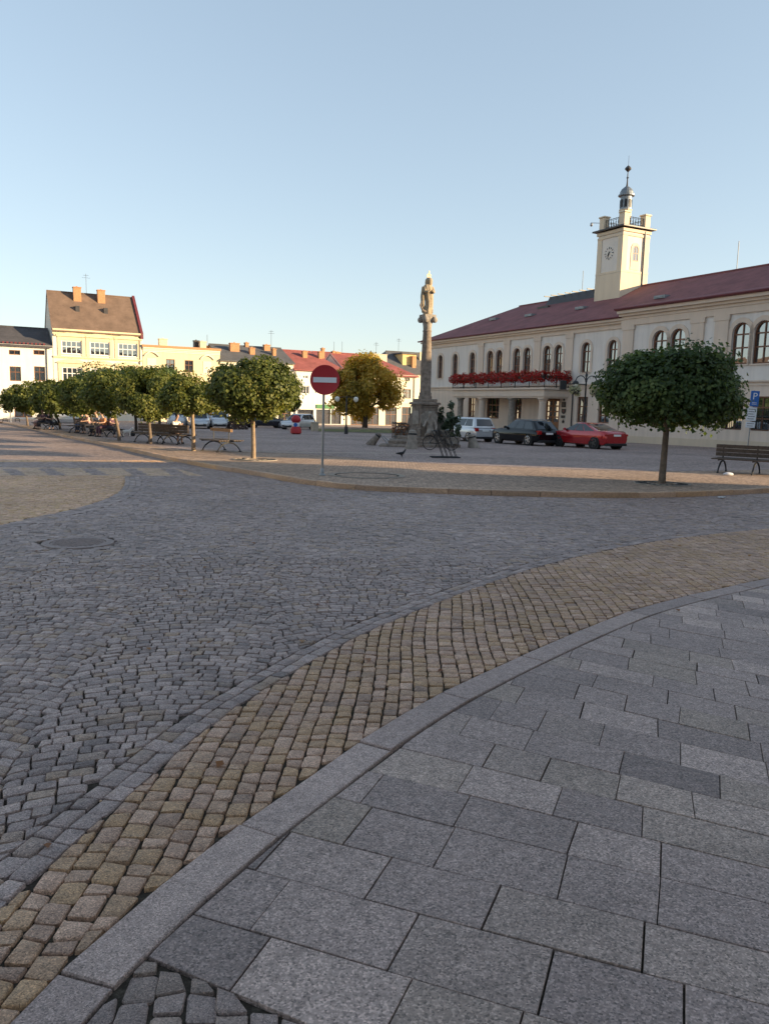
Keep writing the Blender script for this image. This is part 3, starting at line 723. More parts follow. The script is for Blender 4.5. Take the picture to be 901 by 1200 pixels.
# ground floor openings
gw = [(TH.px(552, 480)[0], 1.15), (TH.px(577, 480)[0], 2.0), (TH.px(606, 480)[0], 1.15), (TH.px(681.5, 480)[0], 1.25), (TH.px(707, 480)[0], 1.25)]
zg1 = TH.px(681.5, 465)[1]; zg0 = TH.px(681.5, 495)[1]
DOORX = TH.px(646.5, 480)[0]; zd1 = TH.px(646.5, 464.5)[1]; dw = 1.9
for x, w_ in gw: holes.append(ring_pts(x, zg0, zg1, w_, 0))
holes.append(ring_pts(DOORX, gbase(DOORX)+.18, zd1, dw, 0))
wall_front(b, [(0, zb), (XB, zb), (XB, ZE), (0, ZE)], holes, 0, .25)
holes2 = [ring_pts(x, ZS2, ZA2, 1.32, 1) for x in wU2]
gw2 = [TH.px(859, 480, -PR)[0], TH.px(891, 480, -PR)[0], TH.px(778, 480, -PR)[0], x_last+5.5, x_last+8.5, x_last+12.5, x_last+16]
zg1b = TH.px(891, 464.5, -PR)[1]; zg0b = TH.px(891, 505, -PR)[1]
for x in gw2: holes2.append(ring_pts(x, zg0b, zg1b, 1.35, 0))
wall_front(b, [(XB, zb), (XE, zb), (XE, ZE2), (XB, ZE2)], holes2, -PR, .25)
b.add([(XB, 0, zb), (XB, -PR, zb), (XB, -PR, ZE2), (XB, 0, ZE2)], [(0, 1, 2, 3)])
body_walls(b, 0, XE, D, zb, ZE)
M['hall_wall'] = two_tone('hall_plaster', (.70, .575, .475), (.72, .665, .615), ZSTR-.05); b.build('wall', M['hall_wall'], th)
# pale plaster fields behind the pilasters
ORDER = [TH.px(p, 420)[0] for p in (497.5, 563.8, 594, 629, 667)]
zc0 = TH.px(600, 398.5)[1]; zc2 = TH.px(815, 373, -PR)[1]
def pilaster(x, y, z0, z1, w, pr, cap=True):
    b = MB(); b.box(x-w, x+w, y-pr, y+.05, z0, z1-.003)
    if cap: b.box(x-w-.08, x+w+.08, y-pr-.04, y+.045, z1-.34, z1-.006); b.box(x-w-.05, x+w+.05, y-pr-.03, y+.047, z0, z0+.3)
    b.build('pilaster', M['trim'], th)
for p in (563.8, 594, 629.5, 667): pilaster(TH.px(p, 420)[0], 0, ZSTR, zc0, .42, .10)
pilaster(TH.px(500, 420)[0], 0, ZSTR, zc0, .28, .09, False)
for p in (735.5, 816, 844): pilaster(TH.px(p, 410, -PR)[0], -PR, ZSTR+.01, zc2, .52, .12)
for x in (x_last+2.2, x_last+3.6, x_last+9.4, XE-.6): pilaster(x, -PR, ZSTR+.01, zc2, .52, .12)
RB = 7.0; ZR = TH.px(901, 310.5, RB)[1]; sl_ = (ZR-ZE)/RB
b = MB(); cornice(b, -.25, XB-.005, zc0, ((.40, .12), (ZE-.62*sl_-zc0-.40-.40, .16), (.17, .34), (.17, .54)))
cornice(b, XB-.3, XE+.3, zc2, ((.45, .12), (ZE2-zc2-.95, .18), (.18, .38), (.22, .62)), -PR)
b.build('cornice', M['trim'], th)
b = MB(); b.box(-.1, XB, -.07, .05, ZSTRb, ZSTRb+.10); b.box(-.1, XB, -.14, .05, ZSTR-.10, ZSTR)
b.box(XB-.1, XE, -PR-.07, -PR+.05, ZSTRb, ZSTRb+.10); b.box(XB-.1, XE, -PR-.15, -PR+.05, ZSTR-.09, ZSTR+.01)
zz = ZSTRb-.35
b.build('string_course', M['trim'], th)
# rusticated ground floor: thin grooved courses
b = MB(); zr_ = zg1+.5
b.build('plinth', M['plinth'], th) if False else None
b = MB()
for x0, x1, y in ((0, XB, 0), (XB, XE, -PR)):
    n = 12
    for k in range(n):
        u0 = x0+(x1-x0)*k/n; u1 = x0+(x1-x0)*(k+1)/n; zt = gbase((u0+u1)/2)+.62; b.box(u0, u1-.004, y-.07, y+.04, -1.3, zt)
b.build('plinth', M['plinth'], th)
for i, x in enumerate(wU):
    lab = None
    window(th, x, ZSILL, ZARCH, WU if i > 2 else .95, 1, 0, .2, rows=(.36, .70), bar=.085, sill='trim', surround=.24, label=lab)
for i, x in enumerate(wU2): window(th, x, ZS2, ZA2, 1.32, 1, -PR, .2, rows=(.40, .72), bar=.10, sill='trim', surround=.30)
for x, w_ in gw: window(th, x, zg0, zg1, w_, 0, 0, .2, cols=3 if w_ > 1.5 else 2, rows=(.30, .62), bar=.10)
for x in gw2:
    o = window(th, x, zg0b, zg1b, 1.35, 0, -PR, .2, rows=(.35, .68), bar=.09)
    gb = MB()
    for k in range(9): xx = x-.60+1.2*k/8; gb.tube([(xx, -PR-.05, zg0b+.05), (xx, -PR-.07, zg1b-.75)], .014, 5)
    for z in (zg0b+.10, zg0b+.9, zg1b-.85): gb.box(x-.64, x+.64, -PR-.075, -PR-.055, z-.02, z+.02)
    gb.build('window_bars', M['iron'], o)
# door
zd0 = gbase(DOORX)+.18; b = MB(); band_ring(b, inset_ring(DOORX, zd0, zd1, dw, 0, .12), ring_pts(DOORX, zd0, zd1, dw, 0), .08, .2)
for s in (-1, 1):
    x = DOORX+s*.42; b.box(x-.40, x+.40, .14, .19, zd0+.02, zd1-.12)
    for z, h in ((zd0+.15, .75), (zd0+1.05, .06)): b.box(x-.28, x+.28, .115, .15, z, z+h)
dr = b.build('door', M['door_wood'], th)
b = MB()
for s in (-1, 1):
    for i in range(2):
        for j in range(4):
            x = DOORX+s*.42+(i-.5)*.30; z = zd0+1.3+j*(zd1-zd0-1.6)/4; b.box(x-.12, x+.12, .12, .145, z, z+(zd1-zd0-1.6)/4-.10)
b.build('pane', M['glass_pale'], dr)
MB().lathe([(.02, 0), (.035, .05), (.02, .1)], 8, (DOORX-.05, .08, zd0+1.0)).build('handle', M['gilt'], dr)
# portico and balcony
nrm = -TH.y
def solve_k(u, pxt, py):
    lo, hi = 0, 9
    for _ in range(50):
        m = (lo+hi)/2; q = TH.w(u, -m, 3) - EYE; l = RC.transposed() @ q; x = 450.5+F_PX*l.x/-l.z
        lo, hi = (m, hi) if x > pxt else (lo, m)
    return (lo+hi)/2
xr = TH.px(666, 460)[0]; PD = min(4.6, max(2.0, solve_k(xr, 636.5, 460))); xl = TH.px(530, 460, -PD)[0]
print('portico', xl, xr, PD, 'ZE', ZE, ZE2, 'XB', XB, XE)
zp1 = TH.px(600, 454.5, -PD)[1]; zp0 = TH.px(600, 464.5, -PD)[1]
b = MB(); b.bbox(xl, xr, -PD, .05, zp0, zp1-.16, .03); b.bbox(xl-.18, xr+.18, -PD-.18, .05, zp1-.155, zp1, .03)
b.box(xl+.1, xr-.1, -PD+.1, .05, zp0-.12, zp0-.003)
b.build('balcony', M['trim'], th)
b = MB()
cpx = [538.6, 564, 599, 634.5]
for i, p in enumerate(cpx):
    x = max(xl+.35, min(xr-.35, TH.px(p, 490, -PD+.4)[0])); zb_ = gbase(x)-.3-.012*0
    r = .30 if i in (0,) else .34; c = MB()
    c.lathe([(r*1.35, zb_), (r*1.35, zb_+.75), (r*1.2, zb_+.8), (r*1.12, zb_+.95), (r, zb_+1.05), (r*.96, (zb_+zp0)/2), (r*.86, zp0-.55), (r*.95, zp0-.5), (r*.86, zp0-.45), (r*1.15, zp0-.25), (r*1.3, zp0-.22), (r*1.3, zp0-.12)], 20, (x, -PD+.42, 0))
    c.build('column', M['stone_mid'] if i in (0, 2) else M['trim'], th, 40)
MB().box(xl-.1, xr+.1, -PD-.1, .02, -1.0, gbase(xr)+.16).build('portico_floor', M['stone_mid'], th)
b = MB(); zr1 = zp1+1.0
def rail(p, q, posts):
    p, q = Vector(p), Vector(q); n = int((q-p).length/.16)
    for z in (zp1+.1, zr1): b.tube([p+Vector((0, 0, z)), q+Vector((0, 0, z))], .022, 5)
    for k in range(n+1): a = p.lerp(q, k/n); b.tube([a+Vector((0, 0, zp1)), a+Vector((0, 0, zr1))], .011, 4)
    for k in range(posts+1): a = p.lerp(q, k/posts); b.tube([a+Vector((0, 0, zp1)), a+Vector((0, 0, zr1+.05))], .04, 6)
rail((xl, -PD, 0), (xr, -PD, 0), 7); rail((xr, -PD, 0), (xr, -.1, 0), 2); rail((xl, -PD, 0), (xl, -.1, 0), 2)
b.build('railing', M['iron'], th)
downpipe(th, XB-.25, -.5, ZE-.4); downpipe(th, .12, -.5, ZE-.3); downpipe(th, TH.px(667.5, 480)[0]+.35, -.5, ZSTR-.1)
# roof: ridge set back, hip at the far end
RB = 7.0; ZR = TH.px(901, 310.5, RB)[1]
sl = (ZR-ZE)/RB
rf = gable_roof(th, 0, XE, D, ZE+.05, ZR, 'roof_red', .02, .16, 0, hipl=7.0, hipr=5.0)
MB().add([(-.6, -.62, ZE+.05-.62*sl), (XB-.2, -.62, ZE+.05-.62*sl), (XB-.2, .0, ZE+.055), (-.05, .0, ZE+.055), (-.6, -.62, ZE-.62*sl-.06), (XB-.2, -.62, ZE-.62*sl-.06), (XB-.2, .0, ZE-.06), (-.05, 0, ZE-.06)], [(0, 1, 2, 3), (4, 5, 6, 7), (0, 1, 5, 4), (1, 2, 6, 5), (3, 0, 4, 7)]).build('eave', M['roof_red'], rf)
MB().tube([(-.6, -.66, ZE-.62*sl+.02), (XB-.3, -.66, ZE-.62*sl+.02)], .075, 7).build('gutter', M['metal_red'], rf)
MB().tube([(XB-.36, -PR-.80, ZE2), (XE+.3, -PR-.80, ZE2)], .075, 7).build('gutter', M['metal_red'], rf)
# eave of the forward block
MB().add([(XB-.35, -PR-.75, ZE2+.02), (XE+.3, -PR-.75, ZE2+.02), (XE+.3, 1.6, ZE+.1+1.6*sl+.02), (XB-.35, 1.6, ZE+.1+1.6*sl+.02), (XB-.35, -PR-.75, ZE2-.1), (XE+.3, -PR-.75, ZE2-.1), (XE+.3, 1.6, ZE), (XB-.35, 1.6, ZE)],
         [(0, 1, 2, 3), (4, 5, 6, 7), (0, 1, 5, 4), (1, 2, 6, 5), (3, 0, 4, 7)]).build('eave', M['roof_red'], rf)
def on_roof(px, py):
    off = 3.0
    for _ in range(20):
        u, z = TH.px(px, py, off); off = .6*off+.4*((z-ZE-.05)/sl)
    return u, off, z
for p in ((580, 374), (622, 369.5), (682, 361), (776, 348)):
    u, y, z = on_roof(*p); b = MB(); b.box(u-.55, u+.55, y-.35, y+.35, z-.12, z+.10); b.box(u-.45, u+.45, y-.37, y-.33, z-.05, z+.08); b.build('roof_hatch', M['zinc'], rf)
# glazed ridge lantern behind the hip
u0, z0 = TH.px(640, 350, 6.2); u1, z1 = TH.px(694, 331, 6.2)
b = MB(); zl = ZR-.9; b.prism([(5.6, zl), (6.3, ZR+.28), (9.5, ZR+.05), (9.5, zl)], u0+.4, u1+2.0, 'x'); b.build('ridge_skylight', M['metal_dark'], rf)
b = MB()
for k in range(9): u = u0+.4+(u1+1.6-u0)*k/8; b.box(u-.03, u+.03, 5.6, 6.35, ZR+.24, ZR+.33)
b.box(u0+.3, u0+1.9, 4.9, 5.7, zl-.7, zl+.12); b.build('skylight_frame', M['metal_dark'], rf)
antenna(rf, TH.px(683, 320, 7)[0], 7, ZR, 2.3, ()); antenna(rf, TH.px(864, 300, 7)[0], 7, ZR-.1, 2.2, ())
# tower
TS = 4.6                                        # tower face set back from the front wall
ta, tz = TH.px(697.5, 341, TS); tc, _ = TH.px(726, 338, TS); TW = tc-ta; ztop = TH.px(728.5, 263.5, TS)[1]
print('tower width', TW, 'top', ztop, 'roof at', ZE+TS*sl, tz, 'ZR', ZR)
TWd = TW*1.0
b = MB(); zt0 = ZE
X0, X1, Y0, Y1 = ta, tc, TS, TS+TWd
b.box(X0, X1, Y0, Y1, zt0, ztop-.25); tower = b.build('tower', M['pale'], th); b = MB()
hz = ztop-tz; zA = tz+.24*hz*0+TH.px(698, 322, TS)[1]-tz; zB = TH.px(727, 274, TS)[1]
zA = TH.px(699, 322.5, TS)[1]; zB = TH.px(701, 281, TS)[1]
for z in (zA, zB): b.box(X0-.07, X1+.07, Y0-.07, Y1+.07, z-.09, z+.09)
pw = TW*.17
for cx, cy in ((X0, Y0), (X1, Y0), (X0, Y1), (X1, Y1)):
    sx = 1 if cx == X0 else -1; sy = 1 if cy == Y0 else -1
    xs = sorted((cx-sx*.05, cx+sx*pw)); ys = sorted((cy-sy*.05, cy+sy*pw)); b.box(xs[0], xs[1], ys[0], ys[1], zA+.09, zB-.092)
b.box(X0-.06, X1+.06, Y0-.06, Y1+.06, ZE+.5, zA-.10)
b.box(X0-.12, X1+.12, Y0-.12, Y1+.12, ztop-.5, ztop-.25)
b.build('tower_trim', M['tower_wall'], tower)
b = MB(); b.bbox(X0-.42, X1+.42, Y0-.42, Y1+.42, ztop-.17, ztop-.05, .03); b.build('tower_cornice', M['metal_dark'], tower)
b = MB()
ph = TH.px(702, 256.5, TS)[1]-ztop
for cx, cy in ((X0+.28, Y0+.28), (X1-.28, Y0+.28), (X0+.28, Y1-.28), (X1-.28, Y1-.28)): b = MB(); b.bbox(cx-.30, cx+.30, cy-.30, cy+.30, ztop-.05, ztop+ph*1.0, .03); b.bbox(cx-.37, cx+.37, cy-.37, cy+.37, ztop+ph, ztop+ph+.12, .03); b.build('pier', M['tower_wall'], tower)
b = MB()
for p, q in (((X0+.6, Y0+.2), (X1-.6, Y0+.2)), ((X1-.2, Y0+.6), (X1-.2, Y1-.6)), ((X0+.2, Y0+.6), (X0+.2, Y1-.6)), ((X0+.6, Y1-.2), (X1-.6, Y1-.2))):
    p, q = Vector((*p, 0)), Vector((*q, 0))
    for z in (ztop+.1, ztop+.75): b.tube([p+Vector((0, 0, z)), q+Vector((0, 0, z))], .025, 5)
    n = 6
    for k in range(n+1): a = p.lerp(q, k/n)+Vector((0, 0, ztop)); b.tube([a, a+Vector((0, 0, .8))], .02, 5)
    for k in range(n):
        c = p.lerp(q, (k+.5)/n)+Vector((0, 0, ztop+.42)); d = (q-p).normalized()*.2
        b.tube([c+d*math.cos(t)+Vector((0, 0, .26*math.sin(t))) for t in np.linspace(0, 2*math.pi, 9)], .016, 4, cap=False)
b.build('railing', M['iron'], tower)
cxm, cym = (X0+X1)/2, (Y0+Y1)/2
pxw = TW/28.0; zc = lambda py: TH.px(729.5, py, cym)[1]
zq1, zq2, zq3, zq4, zq5 = zc(247), zc(232), zc(229), zc(220), zc(204)
r8 = .50
b = MB(); b.lathe([(r8*1.06, ztop-.05), (r8*1.06, zq1-.08), (r8*1.14, zq1-.05), (r8*1.14, zq1)], 8, (cxm, cym, 0), rot=rad(22.5)); b.build('lantern_base', M['tower_wall'], tower)
b = MB(); b.lathe([(r8, zq1), (r8*.93, zq2), (r8*1.35, zq2+.05), (r8*1.35, zq3-.05), (r8*1.15, zq3), (r8*1.08, zq3+.3*(zq4-zq3)), (r8*.86, zq3+.62*(zq4-zq3)), (r8*.45, zq3+.88*(zq4-zq3)), (.12, zq4)], 16, (cxm, cym, 0), rot=rad(22.5))
lan = b.build('cupola', M['zinc'], tower)
for k in range(8):
    b = MB(); a = k*math.pi/4; R = Matrix.Translation((cxm, cym, 0)) @ Matrix.Rotation(a, 4, 'Z'); b.M = R; b.prism([(x, z) for x, z in ring_pts(0, zq1+.15, zq2-.25, .22, 1, 6)], r8*.82, r8*1.0, 'y'); b.build('louvre', M['black'], tower)
b = MB(); b.lathe([(.10, zq4-.1), (.06, zq4+.3), (.05, zc(211)), (.12, zc(210.3)), (.05, zc(209.5)), (.035, zq5), (.12, zc(202.6)), (.27, zc(200.5)), (.27, zc(199.5)), (.12, zc(197.2)), (.015, zc(196)), (.012, zc(185))], 12, (cxm, cym, 0)); b.build('spire', M['metal_dark'], tower)
# clock and tower window
ckx, ckz = TH.px(713.5, 297, TS); r = TW*.15
b = MB(); 
for k in range(12):
    a = k*math.pi/6; l = .17 if k % 3 == 0 else .11; c = Vector((ckx+r*math.sin(a), Y0-.03, ckz+r*math.cos(a))); d = Vector((math.sin(a), 0, math.cos(a)))
    b.tube([c-d*l*.5, c+d*l*.5], .028, 5)
b.add([(ckx+r*1.2*math.cos(q), Y0-.012, ckz+r*1.2*math.sin(q)) for q in np.linspace(0, 2*math.pi, 33)[:-1]], [tuple(range(32))], 1)
for a, l, rr in ((rad(215), r*.6, .035), (rad(180+18), r*.85, .028)):      # hands
    b.tube([(ckx, Y0-.06, ckz), (ckx+l*math.sin(a), Y0-.06, ckz+l*math.cos(a))], [rr*1.4, rr*.6], 6)
b.tube([(ckx, Y0-.05, ckz), (ckx+.35*r*math.sin(rad(20)), Y0-.05, ckz+.35*r*math.cos(rad(20)))], .05, 5)
b.build('clock', [M['black'], M['pale']], tower)
# arched window on the lit side (plane x = X1)
wz0, wz1 = TH.px(741, 307, TS+TWd/2)[1], TH.px(741, 288.5, TS+TWd/2)[1]; wzz = TH.px(741, 317, TS+TWd/2)[1]
b = MB(); b.M = Matrix.Translation((X1, Y0+TWd*.5, 0)) @ Matrix.Rotation(math.pi/2, 4, 'Z')
band_ring(b, ring_pts(0, wz0, wz1, .62, 1), ring_pts(0, wzz, wz1+.2, 1.02, 1), -.04, .05); 
b.build('window_surround', M['trim'], tower)
b = MB(); b.M = Matrix.Translation((X1, Y0+TWd*.5, 0)) @ Matrix.Rotation(math.pi/2, 4, 'Z')
band_ring(b, inset_ring(0, wz0, wz1, .72, 1, .09), ring_pts(0, wz0, wz1, .72, 1), -.035, .02); b.box(-.03, .03, -.03, .01, wz0, wz1-.05); b.box(-.3, .3, -.032, .01, (wz0+wz1)/2-.03, (wz0+wz1)/2+.03)
tw = b.build('tower_window', M['wood'], tower)
b = MB(); b.M = Matrix.Translation((X1, Y0+TWd*.5, 0)) @ Matrix.Rotation(math.pi/2, 4, 'Z'); p = ring_pts(0, wz0, wz1, .66, 1)
b.add([(q[0], -.012, q[1]) for q in p], [tuple(range(len(p)))]); b.build('pane', M['glass'], tower); q_ = b.M; b = MB(); b.M = q_; b.box(-.32, .32, -.025, .0, wzz+.1, wz0-.05); b.build('louvre_panel', M['stone_mid'], tower)
MB().tube([(X1+.10, Y1-.55, ztop-.3), (X1+.10, Y1-.55, ZE+2)], .07, 6).build('tower_downpipe', M['metal_dark'], tower)
b = MB(); b.tube([(X0-.1, Y0+.3, ztop+.7), (X0-1.3, Y0+.3, ztop+.95)], .03, 5); b.lathe([(.05, 0), (.12, .1), (.10, .3), (.02, .35)], 8, (X0-1.35, Y0+.3, ztop+.65)); b.build('tower_siren', M['galv'], tower)

# ------------------------------------------------------------------ houses along the far side
ROW_ANG = rad(90-62.0)
Oc = at_depth(115, 480, 100.0); Orow = Vector((Oc.x, Oc.y, gz(Oc.x, Oc.y))); RW = Frame(Orow, ROW_ANG)
def house(name, label, px0, px1, eave, ridge, mat, roof, depth=10.0, off=0.0, hipl=0, hipr=0, vl=.12, vr=.12, over=.35):
    """eave and ridge given as photo pixels on the front plane / on the ridge plane"""
    u0, u1 = RW.px(px0, 440, off)[0], RW.px(px1, 440, off)[0]
    O = RW.w(u0, off); O.z = gz(O.x, O.y)
    r = thing(name, label, 'house', O, ROW_ANG); fr = Frame(O, ROW_ANG)
    ze = fr.px(*eave)[1]; zr = fr.px(*ridge, depth/2)[1] if ridge else None
    return r, fr, u1-u0, ze, zr
def house_wall(r, w, depth, ze, zr, mat, holes, hip=False):
    b = MB(); wall_front(b, [(0, -1.5), (w, -1.5), (w, ze), (0, ze)], holes, 0, .2); body_walls(b, 0, w, depth, -1.5, ze, None if hip else zr); return b.build('wall', M[mat], r)
M['w_white'] = stucco('white_plaster', (.72, .70, .64)); M['w_yellow'] = stucco('yellow_plaster', (.68, .58, .38)); M['w_lemon'] = stucco('pale_yellow_plaster', (.72, .675, .57))
M['w_grey'] = stucco('grey_plaster', (.50, .50, .46)); M['w_green'] = stucco('greenish_plaster', (.50, .58, .53)); M['w_dull'] = stucco('dull_plaster', (.45, .42, .36)); M['w_ochre'] = stucco('ochre_plaster', (.62, .46, .22))
M['w_cream'] = stucco('cream_house_plaster', (.72, .66, .52))

# white low house at the edge
r, fr, w, ze, zr = house('white_house', 'low white house with dark roof beside the tall gabled yellow house', -75, 63, (31, 403.5), (31, 384), 'w_white', 'roof_dark')
hs, wins = [], []
for p in (-55, -12, 18.5, 47): 
    u = fr.px(p, 438)[0]; z1, z0 = fr.px(p, 429.5)[1], fr.px(p, 446.5)[1]; wins.append((u, z0, z1, 1.25, (.62,)))
    z1, z0 = fr.px(p, 410.3)[1], fr.px(p, 415.8)[1]; wins.append((u, z0, z1, 1.25, ()))
for p in (-50, 28): u = fr.px(p, 486)[0]; wins.append((u, fr.px(p, 489)[1], fr.px(p, 478)[1], 2.0, ()))
house_wall(r, w, 10, ze, zr, 'w_white', [ring_pts(u, a, c_, ww, 0) for u, a, c_, ww, _ in wins])
for u, a, c_, ww, rows in wins: window(r, u, a, c_, ww, 0, 0, .15, 'wood', 'glass', 2, rows, .09)
rf = gable_roof(r, 0, w, 10, ze, zr, 'roof_dark', .4, vr=-.05)
b = MB(); cornice(b, 0, w-.1, ze-.45, ((.2, .08), (.2, .16))); b.build('cornice', M['w_white'], r)
b = MB()
for k in range(26): u = .5+k*(w-1)/26; b.box(u-.12, u+.12, -.1, .15, ze+.02, ze+.22)
b.build('snow_guard', M['metal_red'], rf)
downpipe(r, w-.7, -1, ze-.3)

# tall gabled house
r, fr, w, ze, zr = house('gabled_house', 'tall pale yellow house with steep brown roof and two brick chimneys', 63.5, 167.5, (115, 387), (101, 344.5), 'w_lemon', 'roof_brown', 11)
wins = []
for p in (84.3, 117.3, 150): 
    u = fr.px(p, 410)[0]
    for y1, y0 in ((401, 416.5), (432, 448), (463, 480)): dy = (p-117)*.05; wins.append((u, fr.px(p, y0+dy)[1], fr.px(p, y1+dy)[1], 2.35))
house_wall(r, w, 11, ze, zr, 'w_lemon', [ring_pts(u, a, c_, ww, 0) for u, a, c_, ww in wins])
for u, a, c_, ww in wins: window(r, u, a, c_, ww, 0, 0, .14, 'white_wood', 'glass', 4, (.55,), .11, sill='w_cream')
for k in range(3):
    for u, a, c_, ww in wins[k*3:k*3+2]:
        b = MB(); b.box(u-ww/2-.45, u-ww/2-.05, -.08, .03, a-.25, c_+.5); b.box(u+ww/2+.05, u+ww/2+.45, -.08, .03, a-.25, c_+.5); b.box(u-ww/2-.04, u+ww/2+.04, -.06, .03, c_+.08, c_+.5)
        n = 9; arc = [(u+(ww/2+.65)*t, c_+.55+.5*(1-t*t)) for t in np.linspace(-1, 1, n)]; b.prism(arc+[(u+ww/2+.65, c_+.50), (u-ww/2-.65, c_+.50)], -.22, .03, 'y'); b.build('window_surround', M['w_yellow'], r)
b = MB(); z = wins[0][1]-.35; cornice(b, 0, w, z-.2, ((.12, .10), (.12, .18))); cornice(b, 0, w, ze-.75, ((.25, .08), (.2, .2), (.2, .35)))
for k in range(40): u = .15+k*(w-.3)/40; b.box(u, u+.14, -.16, .0, ze-.98, ze-.76)
b.build('cornice', M['w_yellow'], r)
rf = gable_roof(r, 0, w, 11, ze, zr, 'roof_brown', .35, vl=.1, vr=-.25)
for p, py, top in ((90.3, 349, 336.5), (118.5, 352, 340)):
    u, z1 = fr.px(p, top, 4.6); chimney(rf, u, 4.6, ze+3, z1, .95, .8)
b = MB(); t_ = .26    # raised red-capped fire wall at the right gable, pale one at the left
b.prism([(-.35, ze-.1), (5.5, zr+.30), (11.35, ze-.1), (11.35, ze-.8), (5.5, zr-.5), (-.35, ze-.8)], w-.22, w+.12, 'x'); b.build('gable_wall', M['metal_red'], rf)
for p, py in ((91, 366), (124, 369.5)):
    u, z = fr.px(p, py, 3); MB().box(u-.25, u+.25, 2.6, 3.3, ze+(2.6/5.5)*(zr-ze), ze+(3.3/5.5)*(zr-ze)+.1).build('roof_hatch', M['metal_dark'], rf)
antenna(rf, fr.px(101.5, 340, 5.5)[0], 5.5, zr, 2.6); downpipe(r, w-.35, -1, ze-.5)

# yellow parapet house
r, fr, w, ze, zr = house('parapet_house', 'bright yellow house with flat parapet and arched window hoods', 168, 258, (213, 408.8), None, 'w_yellow', None, 10)
wins, blind = [], []
for i, p in enumerate((178, 200, 221.7, 243)):
    dy = (p-200)*.06; u = fr.px(p, 428)[0]; q = (u, fr.px(p, 435+dy)[1], fr.px(p, 421+dy)[1], 1.15); (wins if i in (1, 2) else blind).append(q)
    wins.append((u, fr.px(p, 463+dy)[1], fr.px(p, 449+dy)[1], 1.15)); wins.append((u, fr.px(p, 490+dy*.3)[1]-.3, fr.px(p, 477+dy*.5)[1], 1.6))
house_wall(r, w, 10, ze, ze, 'w_yellow', [ring_pts(u, a, c_, ww, 0) for u, a, c_, ww in wins])
for u, a, c_, ww in wins: window(r, u, a, c_, ww, 0, 0, .15, 'wood', 'glass', 2, (.6,), .09)
for u, a, c_, ww in blind: 
    b = MB(); b.box(u-ww/2, u+ww/2, -.04, .02, a, c_); b.build('blind_window', M['w_cream'], r)
for u, a, c_, ww in wins[1:2]+wins[4:5]+blind:
    b = MB(); b.box(u-ww/2-.2, u+ww/2+.2, -.12, .02, a-.2, a-.06); b.build('window_sill', M['w_cream'], r)
    b = MB(); arc = [(u+(ww/2+.35)*t, c_+.2+.55*(1-t*t)) for t in np.linspace(-1, 1, 9)]; arc2 = [(x, z+.16) for x, z in arc]; b.prism(arc+arc2[::-1], -.18, .02, 'y'); b.build('window_hood', M['w_cream'], r)
b = MB(); cornice(b, 0, w, ze-.6, ((.2, .06), (.2, .14), (.18, .26))); b.build('cornice', M['w_cream'], r)
b = MB(); b.box(-.1, w+.1, -.32, 10.1, ze-.02, ze+.28); b.build('parapet_cap', M['brick'], r)
for p, t_, y, ww, m_ in ((191, 397, 5, 1.1, 'pale_chimney'), (237.5, 400, 5, .9, 'pale_chimney'), (230, 399, 6, .7, 'metal_dark')):
    u, z1 = fr.px(p, t_, y); chimney(r, u, y, ze, z1, ww, .8, m_)
MB().box(fr.px(247, 400, 6)[0]-.8, fr.px(247, 400, 6)[0]+.8, 5.4, 6.4, ze, fr.px(247, 405.5, 6)[1]).build('roof_box', M['brick'], r)
antenna(r, fr.px(243, 395, 6)[0], 6, ze, 2.6, ())

# grey-roofed house
r, fr, w, ze, zr = house('grey_roof_house', 'pale yellow house with grey slate roof and row of brick chimneys', 258.5, 344, (300, 422.5), (300, 406.5), 'w_lemon', 'roof_grey', 11)
wins = []
for p in (268, 283, 298, 313, 334): 
    u = fr.px(p, 445)[0]; wins.append((u, fr.px(p, 459)[1], fr.px(p, 447)[1], 1.3)); wins.append((u, fr.px(p, 438)[1], fr.px(p, 431)[1], 1.2)); wins.append((u, fr.px(p, 494)[1], fr.px(p, 478)[1], 1.9))
house_wall(r, w, 11, ze, zr, 'w_lemon', [ring_pts(u, a, c_, ww, 0) for u, a, c_, ww in wins])
for u, a, c_, ww in wins: window(r, u, a, c_, ww, 0, 0, .15, 'wood', 'glass', 2, (.6,), .1)
rf = gable_roof(r, 0, w, 11, ze, zr, 'roof_grey', .4)
b = MB(); cornice(b, 0, w, ze-.5, ((.2, .08), (.2, .2))); b.build('cornice', M['w_cream'], r)
for p, t_, y, ww in ((274.7, 402, 3.4, 1.35), (295.2, 407.5, 2.6, .75), (289, 401.5, 5.5, .5), (312.5, 404, 4.5, .9), (321, 408.8, 2.6, .5)):
    u, z1 = fr.px(p, t_, y); chimney(rf, u, y, ze+.5, z1, ww, .7)
antenna(rf, fr.px(318, 388, 5.5)[0], 5.5, zr, 2.6)

# white house with the green shop front
r, fr, w, ze, zr = house('white_shop_house', 'white house with red roof above a green shop fascia', 344.5, 404, (374, 432.5), (364, 412), 'w_white', 'roof_red_far', 11)
wins = []
for p, y1, y0, ww in ((357.5, 452, 461.5, 1.25), (373, 452, 461.5, 1.25), (389, 452, 461.5, 1.25), (357.8, 440, 443.5, .85), (374, 440, 443.5, .85), (390, 440, 443.5, .85)):
    u = fr.px(p, y0)[0]; wins.append((u, fr.px(p, y0)[1], fr.px(p, y1)[1], ww))
shop = [(fr.px(358, 490)[0], .15, fr.px(358, 480)[1], 2.4*1.05), (fr.px(379, 490)[0], .15, fr.px(379, 480)[1], 2.3), (fr.px(394, 490)[0], .15, fr.px(394, 480)[1], 1.6)]
house_wall(r, w, 11, ze, zr, 'w_white', [ring_pts(u, a, c_, ww, 0) for u, a, c_, ww in wins+shop])
for u, a, c_, ww in wins: window(r, u, a, c_, ww, 0, 0, .15, 'white_wood', 'glass', 3 if ww > 1 else 2, (), .1)
